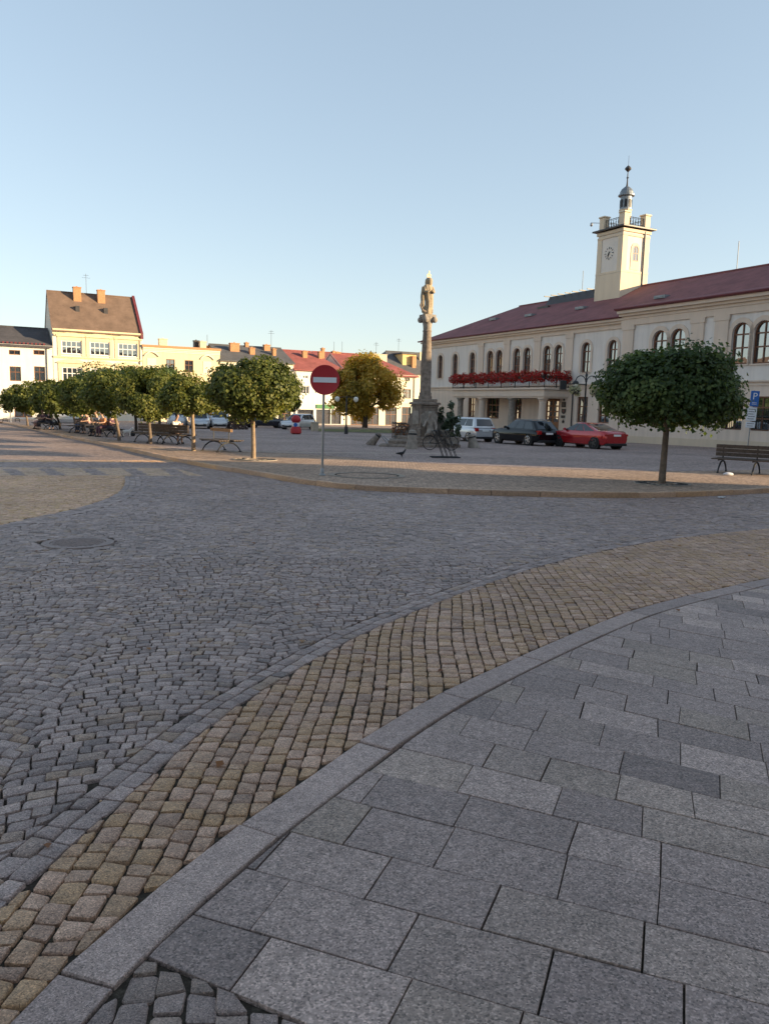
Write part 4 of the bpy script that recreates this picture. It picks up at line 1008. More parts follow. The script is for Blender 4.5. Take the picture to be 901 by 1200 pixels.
for u, a, c_, ww in shop: window(r, u, a, c_, ww, 0, 0, .3, 'metal_dark', 'glass', 2, (.75,), .08, name='shop_window')
u0_, z0_ = fr.px(370.5, 478.5); u1_, z1_ = fr.px(392, 474.5); M['fascia'] = plain('green_fascia', (.06, .20, .07), .5, .1)
fa = MB().bbox(u0_, u1_, -.14, .02, z0_, z1_, .02).build('shop_fascia', M['fascia'], r)
rf = gable_roof(r, 0, w, 11, ze, zr, 'roof_red_far', .4, hipr=3.2)
for p, t_, y, ww in ((320.5, 410, 2, .6), (333.5, 403.5, 5.5, .75), (357, 411.5, 3.6, .75), (375.3, 412, 3.6, .6), (378.2, 408, 5.3, .45)):
    if p < 344: continue
    u, z1 = fr.px(p, t_, y); chimney(rf, u, y, ze+.5, z1, ww, .6)
downpipe(r, .2, -1, ze-.4)

# red-roofed pale yellow house by the town hall
r, fr, w, ze, zr = house('corner_house', 'yellow and pale green house with red hipped roof beside the town hall', 404.5, 487.5, (450, 438), (430, 417.5), 'w_lemon', 'roof_red_far', 11)
wins = []
for p, y1, y0, ww in ((418, 453, 466, 1.5), (435, 453.5, 466.5, 1.5), (476.5, 456, 467, 1.35), (477, 442.5, 446.5, .9), (418, 441, 445, .9), (436, 441.5, 445.5, .9), (462, 455, 466.5, 1.35)):
    u = fr.px(p, y0)[0]; wins.append((u, fr.px(p, y0)[1], fr.px(p, y1)[1], ww))
for p in (418, 437, 458, 477): wins.append((fr.px(p, 490)[0], .1, fr.px(p, 477)[1], 2.0))
house_wall(r, w, 11, ze, zr, 'w_cream', [ring_pts(u, a, c_, ww, 0) for u, a, c_, ww in wins], True)
for u, a, c_, ww in wins: window(r, u, a, c_, ww, 0, 0, .15, 'wood', 'glass', 2, (.6,), .1)
zs = fr.px(450, 474)[1]; b = MB(); cornice(b, 0, w, zs, ((.18, .08), (.12, .16))); cornice(b, 0, w, ze-.45, ((.2, .1), (.18, .22))); b.build('cornice', M['w_cream'], r)
x0_ = fr.px(481, 480)[0]; MB().bbox(x0_, w+.02, -.09, .02, -1, zs-.02, .02).build('corner_pier', M['w_green'], r)
rf = gable_roof(r, 0, w, 11, ze, zr, 'roof_red_far', .4, hipr=4.6, vl=.1)
for p, t_, y, ww in ((396, 414, 5, 1.0),): pass
u, z1 = fr.px(444, 415, 5.3); chimney(rf, u, 5.3, ze+2, z1, 2.6, .7, 'pale_chimney')
antenna(rf, fr.px(441, 402, 5.5)[0], 5.5, zr, 2.3); downpipe(r, w-.35, -1, ze-.4)
# house behind with grey mansard
r, fr, w, ze, zr = house('mansard_house', 'pale house with grey mansard roof and lit dormer behind the corner house', 452, 520, (480, 436), (478, 413), 'w_cream', 'roof_grey', 12, off=13)
house_wall(r, w, 12, ze, zr, 'w_cream', [])
rf = gable_roof(r, 0, w, 12, ze, zr, 'roof_grey', .4, hipl=3)
u, z = fr.px(478, 424, 2.5); z1 = fr.px(478, 414.5, 2.5)[1]
b = MB(); b.box(u-1.4, u+1.4, 2.0, 6, z-1.0, z1-.1); b.build('dormer', M['w_ochre'], rf); MB().box(u-1.7, u+1.7, 1.7, 6, z1-.1, z1+.12).build('dormer_roof', M['roof_grey'], rf)
u, z1 = fr.px(484.5, 417.5, 1.6); chimney(rf, u, 1.6, ze+.5, z1, .75, .6); u, z1 = fr.px(493, 413, 4); chimney(rf, u, 4, ze+.5, z1, .7, .6, 'pale_chimney')
antenna(rf, fr.px(467, 405, 6)[0], 6, zr, 2.4)
u, z = fr.px(460, 430, .5)
# low red roof between (behind the shop house)
r, fr, w, ze, zr = house('back_house', 'small red roofed house showing above its neighbours with aerials on its ridge', 378, 452, (415, 424), (410, 414.5), 'w_cream', 'roof_red_far', 9, off=14)
house_wall(r, w, 9, ze, zr, 'w_cream', []); rf = gable_roof(r, 0, w, 9, ze, zr, 'roof_red_far', .3)
for p, t_, ww in ((391, 411.5, .6), (396, 412.5, .9)): u, z1 = fr.px(p, t_, 4.5); chimney(rf, u, 4.5, ze+.5, z1, ww, .6)
antenna(rf, fr.px(391.5, 403, 4.5)[0], 4.5, zr, 1.9, ()); antenna(rf, fr.px(401, 402, 4.5)[0], 4.5, zr, 2.0, ())

# ------------------------------------------------------------------ houses round the rest of the square (beside and behind the viewer)
def plain_house(label, O, ang, w, h, d, rise, wall, roof, nwin, floors=3):
    r = thing('town_house', label, 'house', (O[0], O[1], gz(O[0], O[1])), ang); hs = []
    for k in range(nwin):
        for fl in range(floors): hs.append((w*(k+.5)/nwin, .9+fl*(h-.8)/floors, .9+fl*(h-.8)/floors+1.8, 1.2))
    house_wall(r, w, d, h, h+rise, wall, [ring_pts(u, a, c_, ww, 0) for u, a, c_, ww in hs])
    for u, a, c_, ww in hs: window(r, u, a, c_, ww, 0, 0, .15, 'white_wood', 'glass', 2, (.6,), .09)
    gable_roof(r, 0, w, d, h, h+rise, roof, .4)
# near row, behind and to the right of the viewer
c0 = Vector((39.5, 13.3)); na = rad(57); dv = Vector((math.sin(na), math.cos(na))); pos = 0
for k, (w_, h, wall, roof, lab) in enumerate(((13, 9.6, 'w_grey', 'roof_brown', 'grey three storey house closing the near corner of the square'), (15, 10.2, 'w_dull', 'roof_red_far', 'dull ochre house in the near row behind the pavement'), (14, 10.0, 'w_cream', 'roof_grey', 'cream house with slate roof directly behind the pavement'), (16, 9.8, 'w_grey', 'roof_red_far', 'grey red roofed house at the end of the near row'))):
    p = c0-dv*pos; ang = math.atan2(-dv.y, -dv.x); plain_house(lab, p, ang, w_, h+1.0, 10, 3.6, wall, roof, int(w_//3)); pos += w_
# opposite row, outside the frame on the left; lit by the low sun and mirrored in the town hall windows
q0 = Vector((-62, 2)); qa = TH_AZ; qv = Vector((math.sin(qa), math.cos(qa))); pos = 0
for k, (w_, h, wall, roof) in enumerate(((15, 10, 'w_yellow', 'roof_red_far'), (13, 11, 'w_cream', 'roof_brown'), (16, 9.5, 'w_lemon', 'roof_red_far'), (14, 11, 'w_yellow', 'roof_grey'), (15, 10, 'w_cream', 'roof_red_far'), (17, 10.5, 'w_grey', 'roof_brown'), (18, 9.8, 'w_ochre', 'roof_red_far'))):
    p = q0+qv*pos; lab = ('yellow', 'cream', 'lemon', 'ochre yellow', 'pale cream', 'grey', 'dark ochre')[k]+' sunlit house in the row facing the town hall, '+('nearest its end', 'with brown roof', 'with low eaves', 'with slate roof', 'with long red roof', 'with broad brown roof', 'next to the far corner')[k]
    plain_house(lab, p, math.atan2(qv.y, qv.x), w_, h, 10, 3.5, wall, roof, int(w_//3)); pos += w_
# ------------------------------------------------------------------ leaves and trees
def leaf_mesh(name, P, Nrm, size, mat, parent=None, seed=0):
    """one folded leaf per point: P (n,3) positions, Nrm (n,3) facing"""
    r = np.random.default_rng(seed); n = len(P); Nrm = Nrm/np.linalg.norm(Nrm, axis=1)[:, None]
    a = r.normal(size=(n, 3)); a -= (a*Nrm).sum(1)[:, None]*Nrm; a /= np.linalg.norm(a, axis=1)[:, None]; b = np.cross(Nrm, a)
    s = (size*r.uniform(.6, 1.25, n))[:, None]
    V = np.stack([P-a*s*.5, P+b*s*.42+Nrm*s*.10, P+a*s*.55-Nrm*s*.08, P-b*s*.42+Nrm*s*.10, P+a*s*.02-Nrm*s*.05], 1)
    k = np.arange(n)[:, None]*5; F = np.concatenate([k+np.array([[0, 1, 4]]), k+np.array([[1, 2, 4]]), k+np.array([[2, 3, 4]]), k+np.array([[3, 0, 4]])])
    tone = np.clip(r.normal(.42, .22, n), 0, 1)
    return V.reshape(-1, 3), F, tone
def crown_points(rx, rz, nclump, nleaf, seed, flat=.55, dens=.75):
    r = np.random.default_rng(seed); D = r.normal(size=(nclump, 3)); D[:, 2] = D[:, 2]*.8+.1; D /= np.linalg.norm(D, axis=1)[:, None]
    u = r.uniform(.50, 1.0, nclump)**.6
    C = D*np.array([rx*.76, rx*.76, rz*.74])*u[:, None]; C[:, 2] = np.where(C[:, 2] < 0, C[:, 2]*flat, C[:, 2])
    R = rx*r.uniform(.15, .38, nclump); idx = r.integers(0, nclump, nleaf)
    d = r.normal(size=(nleaf, 3)); d[:, 2] += .25; d /= np.linalg.norm(d, axis=1)[:, None]; rr = r.uniform(.35, 1.05, nleaf)**.7
    P = C[idx]+d*(R[idx]*rr)[:, None]*np.array([1, 1, .8])
    out = C[idx]/np.array([rx, rx, rz]); N = d*.6+out*.7+np.array([0, 0, .35])+r.normal(size=(nleaf, 3))*.45
    ct = r.normal(0, .16, nclump)[idx]
    lo, hi = np.percentile(P, .2, 0), np.percentile(P, 99.8, 0); P = (P-(lo+hi)/2)*(np.array([rx, rx, rz])*2/(hi-lo))
    k = r.random(nleaf) < .06; P[k] *= r.uniform(1.0, 1.13, (k.sum(), 1))
    return P, N, ct
def make_tree(name, label, loc, rx, rz, zc, nleaf, size, leaf, bark, seed, trunk_r=.10, lean=(0, 0), nclump=46, limbs=9, group=None, flat=.55, rot=0):
    t = thing(name, label, 'tree', loc, rot, group); rnd = random.Random(seed)
    b = MB(); top = Vector((lean[0], lean[1], zc)); z0 = zc-rz*.72
    pts = [Vector((0, 0, -.1)), Vector((lean[0]*.1+.01, 0, z0*.3)), Vector((lean[0]*.45, lean[1]*.4, z0*.7)), Vector((lean[0]*.7, lean[1]*.7, z0)), top]
    b.tube([pts[0], pts[0]+Vector((0, 0, .14))]+pts[1:], [trunk_r*1.45, trunk_r*1.15, trunk_r, trunk_r*.9, trunk_r*.88, trunk_r*.45], 10)
    for k in range(limbs):
        a = k*2.4+rnd.random(); l = rx*rnd.uniform(.55, .8); s = pts[3].lerp(top, rnd.uniform(-.05, .75)); e = s+Vector((math.cos(a)*l, math.sin(a)*l, rnd.uniform(.1, .7)*rz))
        m = s.lerp(e, .5)+Vector((0, 0, -.05*rx)); b.tube([s, m, e], [trunk_r*.42, trunk_r*.28, trunk_r*.09], 6)
        for q in range(2):
            a2 = a+rnd.uniform(-.9, .9); e2 = m+Vector((math.cos(a2)*l*.5, math.sin(a2)*l*.5, rnd.uniform(0, .5)*rz)); b.tube([m, e2], [trunk_r*.2, trunk_r*.06], 5)
    b.build('trunk', M[bark], t, 60)
    P, N, ct = crown_points(rx, rz, nclump, nleaf, seed, flat); P = P+np.array([lean[0], lean[1], zc])
    V, F, tone = leaf_mesh('crown', P, N, size, None, None, seed)
    np_mesh('crown', V, [F], M[leaf], t, {'tone': np.repeat(np.clip(tone+ct, 0, 1), 5)})
    return t
def px_tree(px, base, x0, x1, y0, y1, kh=KH):
    """base point, crown half-width, half-height and centre height from photo pixels"""
    p = g(px, base, kh); d = p.y; R = RC.transposed(); sc = -(R @ (p-EYE)).z/F_PX
    zc_top = at_depth((x0+x1)/2, y0, d).z; zc_bot = at_depth((x0+x1)/2, y1, d).z
    return p, (x1-x0)/2*sc, zc_top-p.z, zc_bot-p.z, at_depth((x0+x1)/2, (y0+y1)/2, d).x-p.x
# near globe maple
p, rx, zt, zb_, dx = px_tree(775, 566, 704, 876, 404, 508)
print('near tree', p, rx, zt, zb_)
NT_ = make_tree('globe_maple', 'dark green globe maple with single straight trunk between the parked cars and the parking sign', p, rx*.89, (zt-zb_)*.44, (zb_+zt)/2+.04, 42000, .112, 'leaf_dark', 'bark', 5,   .085, (dx*.85, 0), 95, 14, None, .40, 1.0)
# rows of clipped maples on the far side
specs = [  # trunk px, base py, crown x0,x1,y0,y1, leaves, label
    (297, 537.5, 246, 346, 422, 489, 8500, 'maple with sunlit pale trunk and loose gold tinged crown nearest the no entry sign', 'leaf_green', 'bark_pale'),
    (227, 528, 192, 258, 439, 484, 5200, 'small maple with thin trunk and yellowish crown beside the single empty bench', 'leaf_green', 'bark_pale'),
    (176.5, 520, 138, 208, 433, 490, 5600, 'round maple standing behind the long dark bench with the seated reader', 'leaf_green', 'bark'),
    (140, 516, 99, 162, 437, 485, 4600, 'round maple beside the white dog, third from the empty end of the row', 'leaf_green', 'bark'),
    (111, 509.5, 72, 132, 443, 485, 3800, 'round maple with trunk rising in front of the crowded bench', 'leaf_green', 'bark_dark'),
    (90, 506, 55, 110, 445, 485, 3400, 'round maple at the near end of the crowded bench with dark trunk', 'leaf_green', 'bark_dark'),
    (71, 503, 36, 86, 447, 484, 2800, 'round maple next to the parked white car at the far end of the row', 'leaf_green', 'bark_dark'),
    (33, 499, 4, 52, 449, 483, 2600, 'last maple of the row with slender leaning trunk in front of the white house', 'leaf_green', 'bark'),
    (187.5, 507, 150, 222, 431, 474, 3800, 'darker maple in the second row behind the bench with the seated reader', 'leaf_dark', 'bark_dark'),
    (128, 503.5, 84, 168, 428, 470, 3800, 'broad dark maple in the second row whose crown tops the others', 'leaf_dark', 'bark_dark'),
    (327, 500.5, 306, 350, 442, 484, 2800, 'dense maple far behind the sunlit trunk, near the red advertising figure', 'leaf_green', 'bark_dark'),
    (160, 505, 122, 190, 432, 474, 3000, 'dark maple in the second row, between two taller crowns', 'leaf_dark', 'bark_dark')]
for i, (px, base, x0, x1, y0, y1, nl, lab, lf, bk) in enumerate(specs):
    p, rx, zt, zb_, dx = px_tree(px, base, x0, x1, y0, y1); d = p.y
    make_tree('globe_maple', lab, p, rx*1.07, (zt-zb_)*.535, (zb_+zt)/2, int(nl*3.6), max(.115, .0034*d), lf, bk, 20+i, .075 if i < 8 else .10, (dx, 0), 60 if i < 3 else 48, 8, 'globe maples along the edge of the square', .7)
p, rx, zt, zb_, dx = px_tree(427.5, 501.5, 389, 473, 414, 492)
make_tree('lime_tree', 'large autumn lime tree with golden brown leaves on the lawn before the red roofed houses', p, rx, (zt-zb_)*.5, (zt+zb_)/2, 20000, .32, 'leaf_autumn', 'bark_dark', 77, .32, (dx*.6, 0), 60, 14, None, .85)
def bush(name, label, loc, rx, rz, n, size, leaf, seed, cat='shrub', group=None, cone=0, stem=True):
    t = thing(name, label, cat, loc, 0, group); r = np.random.default_rng(seed)
    if cone:
        h = r.random(n)**.8; a = r.uniform(0, 2*math.pi, n); q = rx*(1-h*.92)*r.uniform(.75, 1.02, n); P = np.stack([q*np.cos(a), q*np.sin(a), h*rz*2], 1); N = np.stack([np.cos(a), np.sin(a), np.full(n, .4)], 1)+r.normal(size=(n, 3))*.4
    else:
        P, N, ct = crown_points(rx, rz, 14, n, seed, .8); P = P+np.array([0, 0, rz])
    V, F, tone = leaf_mesh('foliage', P, N, size, None, None, seed); np_mesh('foliage', V, [F], M[leaf], t, {'tone': np.repeat(tone, 5)})
    if stem: MB().tube([(0, 0, -.05), (0, 0, rz)], [.05, .03], 6).build('stem', M['bark_dark'], t)
    return t
p = g(278, 503, KH); bush('conical_shrub', 'dark reddish brown conical shrub beside the parked pale cars', p, 1.0, 1.0, 1500, .2, 'leaf_brown', 5, cone=1)
# grates around the trunks
def grate(label, px, py, r):
    c = g(px, py, KH); t = thing('tree_grate', label, 'tree grate', c); t.rotation_euler = (-math.atan(SLOPE), 0, 0)
    for q0, q1 in ((r*.92, r), (r*.45, r*.52)):
        b = MB(); n = 40; vs = [(q*math.cos(2*math.pi*k/n), q*math.sin(2*math.pi*k/n), z) for q, z in ((q0, -.02), (q0, .012), (q1, .012), (q1, -.02)) for k in range(n)]
        b.add(vs, [(a*n+k, a*n+(k+1) % n, (a+1)*n+(k+1) % n, (a+1)*n+k) for a in range(3) for k in range(n)]).build('ring', M['stone_mid'], t)
    b = MB()
    for k in range(16): a = k*math.pi/8; b.M = Matrix.Rotation(a, 4, 'Z'); b.box(r*.52, r*.92, -.02, .02, -.02, .008)
    b.M = Matrix.Identity(4); b.build('bars', M['iron'], t)
grate('round stone edged grate around the foot of the dark green maple', 775, 566.5, .72)
grate('round grate around the foot of the sunlit pale trunk', 299, 538.5, .75)
# lawn strip, edging
lawn = [tuple(g(*q, KH)[:2]) for q in ((372, 502.6), (372, 505.5), (492, 508.5), (492, 504))]
sheet('lawn', lawn, KH+.02, M['grass'])
lawn2 = [tuple(g(*q, KH)[:2]) for q in ((372, 500.5), (372, 501.6), (492, 503.2), (492, 502.0))]
sheet('far_path', lawn2, KH+.016, M['light_stone'])

# ------------------------------------------------------------------ signs
p = g(377.5, 557, KH)
t = thing('no_entry_sign', 'round red no entry sign with white bar on a grey pole at the kerb', 'road sign', p)
sc = p.y/F_PX/math.cos(0); top = at_depth(380, 432, p.y); cd = at_depth(381, 445.3, p.y); R = 17.0*(p-EYE).length/F_PX*.985
dxp = top.x-p.x
b = MB(); b.tube([(0, 0, -.05), (dxp, 0, top.z-p.z)], .032, 12); b.lathe([(.03, 0), (.036, .02), (.0, .03)], 10, (dxp, 0, top.z-p.z)); b.build('pole', M['galv'], t, 40)
b = MB(); b.lathe([(.09, -.02), (.09, .02), (.055, .05), (.05, .16), (.034, .18)], 12); b.build('pole_foot', M['galv'], t, 40)
cz = cd.z-p.z; cx_ = cd.x-p.x
def yl(prof, n, c, mat, name, par, smooth=30):
    b = MB(); b.M = Matrix.Translation(c) @ Matrix.Rotation(math.pi/2, 4, 'X'); b.lathe(prof, n); return b.build(name, mat, par, smooth)
fc = yl([(R, -.016), (R+.006, -.012), (R+.006, .010), (R-.004, .016), (R-.02, .012)], 48, (cx_, -.05, cz), M['red_sign'], 'sign_face', t)
b = MB(); b.bbox(cx_-R*.80, cx_+R*.80, -.068, -.058, cz-R*.175, cz+R*.175, .004); b.build('white_bar', M['white_sign'], fc)
b = MB(); b.box(cx_-.05, cx_+.05, -.036, .04, cz+.10, cz+.13); b.box(cx_-.05, cx_+.05, -.036, .04, cz-.15, cz-.12); b.build('bracket', M['galv'], t)
p = g(874.5, 531.5, KH)
t = thing('parking_sign', 'blue parking sign over two white text plates on a slightly leaning grey pole', 'road sign', p)
d0 = p.y; A = lambda px, py: at_depth(px, py, d0)-p
tp = A(883.5, 457.5); b = MB(); b.tube([(0, 0, -.1), (tp.x, 0, tp.z)], .03, 10); b.build('pole', M['galv'], t, 40)
tilt = math.atan2(tp.x, tp.z)
def plate(pa, pb, y, mat, name):
    a, c = A(*pa), A(*pb); m = (a+c)/2; w_, h_ = abs(c.x-a.x), abs(c.z-a.z); b = MB(); b.bbox(-w_/2, w_/2, -.012, .012, -h_/2, h_/2, .006)
    o = b.build(name, mat, t); o.location = (m.x, y, m.z); o.rotation_euler = (0, tilt, 0); return o, w_, h_
o, w_, h_ = plate((879.0, 458), (887.5, 476.3), -.05, M['blue_sign'], 'blue_plate')
def letter(ch, size, loc, mat, par, name='letter', ext=.002, rx=math.pi/2):
    c = bpy.data.curves.new(name, 'FONT'); c.body = ch; c.size = size; c.align_x = 'CENTER'; c.align_y = 'CENTER'; c.extrude = ext
    tmp = bpy.data.objects.new('tmp', c); COL.objects.link(tmp); dg = bpy.context.evaluated_depsgraph_get(); dg.update()
    me = bpy.data.meshes.new_from_object(tmp.evaluated_get(dg)); bpy.data.objects.remove(tmp); bpy.data.curves.remove(c)
    me.materials.clear(); me.materials.append(mat); q = link(name, me, par, loc); q.rotation_euler = (rx, 0, 0); return q
letter('P', h_*.62, (0, -.016, h_*.14), M['white_sign'], o)
for i, zz in enumerate((-.27, -.36)): MB().box(-w_*.28, w_*.28, -.015, -.013, h_*zz-.012, h_*zz+.012).build('text_line', M['white_sign'], o)
o, w_, h_ = plate((874.3, 477.2), (884.6, 493.2), -.05, M['white_sign'], 'white_plate')
for i in range(5): MB().box(-w_*.36+.02*(i % 2), w_*(.34-.08*(i % 3)), -.015, -.013, h_*(.36-i*.18)-.014, h_*(.36-i*.18)+.014).build('text_line', M['metal_dark'], o)
o, w_, h_ = plate((872.8, 494.2), (883.2, 501.3), -.05, M['white_sign'], 'white_plate')
for i in range(2): MB().box(-w_*.36, w_*(.36-.1*i), -.015, -.013, h_*(.2-i*.4)-.012, h_*(.2-i*.4)+.012).build('text_line', M['metal_dark'], o)
# plaques by the town hall door
def on_wall(name, label, cat, px0, px1, y0, y1, y, build):
    u0, z1 = TH.px(px0, y0, y); u1, z0 = TH.px(px1, y1, y); c = TH.w((u0+u1)/2, y); t = thing(name, label, cat, (c.x, c.y, (z0+z1)/2+Oth.z if False else (z0+z1)/2+Oth.z), TH_ANG); build(t, (u1-u0)/2, (z1-z0)/2); return t
M['bronze'] = plain('dark_bronze', (.03, .026, .024), .4, .3, 12, metal=.3); M['plq_white'] = plain('white_enamel', (.6, .6, .6), .4, .1)
def pl_rect(t, w, h): MB().bbox(-w, w, -.03, .02, -h, h, .01).build('plate', M['bronze'], t); MB().box(-w*.5, w*.5, -.036, -.031, -h*.5, h*.5).build('relief', M['metal_dark'], t)
def pl_shield(t, w, h): MB().prism([(-w, h), (w, h), (w, -.2*h), (w*.6, -.75*h), (0, -h), (-w*.6, -.75*h), (-w, -.2*h)], -.03, .02, 'y').build('plate', M['bronze'], t); MB().prism([(-w*.5, h*.5), (w*.5, h*.5), (0, -h*.5)], -.037, -.031, 'y').build('relief', M['metal_red'], t)
def pl_white(t, w, h): MB().bbox(-w, w, -.025, .02, -h, h, .01).build('plate', M['plq_white'], t); MB().bbox(-w*.92, w*.92, -.033, -.026, -h*.9, h*.9, .005).build('face', M['bronze'], t)
def pl_round(t, w, h): b = MB(); b.M = Matrix.Rotation(math.pi/2, 4, 'X'); b.lathe([(w, -.02), (w, .02), (w*.8, .03), (.0, .03)], 16); b.build('plate', M['bronze'], t)
def pl_star(t, w, h): MB().prism([(w*(1 if k % 2 == 0 else .5)*math.sin(k*math.pi/5), h*(1 if k % 2 == 0 else .5)*math.cos(k*math.pi/5)) for k in range(10)], -.03, .02, 'y').build('plate', M['bronze'], t)
Y_ = -.04
on_wall('wall_plaque', 'tiny round plaque topmost in the column beside the town hall door', 'plaque', 659.7, 661.3, 467.5, 469.5, Y_, pl_round)
on_wall('wall_plaque', 'tall dark rectangular plaque beside the town hall door', 'plaque', 658.0, 662.5, 471, 477.3, Y_, pl_rect)
on_wall('wall_plaque', 'dark shield shaped coat of arms plaque beside the town hall door', 'plaque', 658.0, 662.3, 479, 485.3, Y_, pl_shield)
on_wall('wall_plaque', 'broad dark plaque with thin white edge beside the town hall door', 'plaque', 657.2, 662.3, 486.5, 490.2, Y_, pl_white)
on_wall('wall_plaque', 'small star shaped emblem lowest beside the town hall door', 'plaque', 658.0, 661.0, 491.5, 496.5, Y_, pl_star)

# ------------------------------------------------------------------ flower boxes on the balcony
def flowers_mesh(t, l, dpt, h, n, size, leaf, seed, droop=.35):
    r = np.random.default_rng(seed); x = r.uniform(-l/2-.05, l/2+.05, n); a = r.uniform(0, 2*math.pi, n); q = r.uniform(.6, 1.05, n); bump_ = 1+.25*np.sin(x*5+seed)+.15*np.sin(x*13)
    P = np.stack([x, np.cos(a)*q*dpt, np.sin(a)*q*h*bump_+.05-droop*np.clip(-np.sin(a), 0, 1)*r.random(n)*.3], 1); N = np.stack([r.normal(size=n)*.4, np.cos(a), np.sin(a)+.2], 1)+r.normal(size=(n, 3))*.4
    V, F, tone = leaf_mesh('f', P, N, size, None, None, seed); np_mesh('flowers', V, [F], M[leaf], t, {'tone': np.repeat(tone, 5)})
nb = 8; lb = (xr-xl)/nb
def flower_box(u, v, rot, l, seed, lab):
    c = TH.w(u, v); t = thing('flower_box', lab, 'flower box', (c.x, c.y, Oth.z+zr1-.12), TH_ANG+rot, 'red flower boxes along the balcony railing')
    MB().bbox(-l/2+.03, l/2-.03, -.14, .14, -.16, .06, .02).build('trough', M['metal_dark'], t); flowers_mesh(t, l, .36, .42, 900, .13, 'petal_red', seed)
for k in range(nb): flower_box(xl+lb*(k+.5), -PD-.12, 0, lb, 40+k, 'box of red hanging geraniums along the balcony railing')
flower_box(xr+.1, -PD*.5, math.pi/2, PD-.3, 60, 'box of red geraniums on the short side railing of the balcony')
# ------------------------------------------------------------------ street lamps
def lamp_tree(px, base, ytop):
    p = g(px, base, KH); A = lambda x, y: at_depth(x, y, p.y)-p; t = thing('street_lamp', 'black street lamp with two curved arms, hanging flower baskets and a square loudspeaker', 'street lamp', p, -TH_AZ*0)
    zt = A(px, ytop).z; b = MB(); b.lathe([(.16, -.05), (.16, .25), (.10, .35), (.07, .8), (.055, 1.0), (.05, zt*.8), (.045, zt), (.09, zt+.03), (.03, zt+.3), (.0, zt+.36)], 12); b.build('post', M['iron'], t, 40)
    for s in (-1, 1):
        b = MB(); q = [(s*(.33-.30*math.cos(a))+0, 0, zt-.30+.36*math.sin(a)) for a in np.linspace(0, math.pi*.95, 10)]; b.tube(q, .03, 6); e = Vector(q[-1]); b.build('arm', M['iron'], t)
        b = MB(); b.lathe([(.05, .02), (.16, -.05), (.20, -.16), (.19, -.20)], 14, e); b.build('lamp_head', M['iron'], t, 40)
        b = MB(); b.lathe([(.02, -.38), (.12, -.34), (.17, -.26), (.17, -.20)], 12, e); b.build('globe', plain('lamp_glass', (.75, .72, .62), .3, .05) if s < 0 else bpy.data.materials['lamp_glass'], t, 40)
    q = A(663.5+px-684, 451.5); b = MB(); b.bbox(q.x-.33, q.x+.05, -.26, -.02, q.z-.27, q.z+.27, .03); b.box(q.x+.04, .03, -.14, -.10, q.z+.05, q.z+.11); b.build('loudspeaker', M['black'], t)
    return t, p, zt
lt, lp, lz = lamp_tree(682, 523, 441.5)
for s, lab in ((-1, 'hanging basket of pale flowers under the lamp arm by the loudspeaker'), (1, 'hanging basket of yellow green flowers under the lamp arm away from the loudspeaker')):
    t = thing('flower_basket', lab, 'flower basket', (lp.x+s*.62, lp.y, lp.z+lz-.82)); b = MB(); b.lathe([(.10, -.22), (.24, -.1), (.28, .04)], 12); b.build('basket', M['metal_dark'], t)
    for k in range(3): a = k*2.1; MB().tube([(.26*math.cos(a), .26*math.sin(a), .03), (-s*.05*0, 0, .42)], .006, 4).build('hanger', M['iron'], t)
    flowers_mesh(t, .5, .34, .28, 420, .10, 'petal_pale', 70+s)
p = g(405.5, 508.5, KH); t = thing('street_lamp', 'slim black street lamp with pale twin globes in front of the autumn tree', 'street lamp', p); zt = (at_depth(405.5, 466, p.y)-p).z
b = MB(); b.lathe([(.16, -.05), (.14, .5), (.07, .7), (.055, zt), (.0, zt+.2)], 10); b.tube([(-.75, 0, zt-.15), (-.4, 0, zt+.05), (.4, 0, zt+.05), (.75, 0, zt-.15)], .035, 6); b.build('post', M['iron'], t, 40)
for s in (-1, 1): MB().lathe([(.05, -.24), (.17, -.14), (.20, 0), (.16, .12), (.05, .18)], 14, (s*.75, 0, zt-.1)).build('globe', bpy.data.materials['lamp_glass'], t, 40)
p = g(53 if False else 12.8, 493.5, KH)

V, F, tone = leaf_mesh('leaves', P_, np.array([[0, 0, 1.]])+rl.normal(size=(len(P_), 3))*.12, .055, None, None, 8)
tag(np_mesh('leaves', V, [F], M['dead_leaf'], None, {'tone': np.repeat(tone, 5)}), kind='stuff')
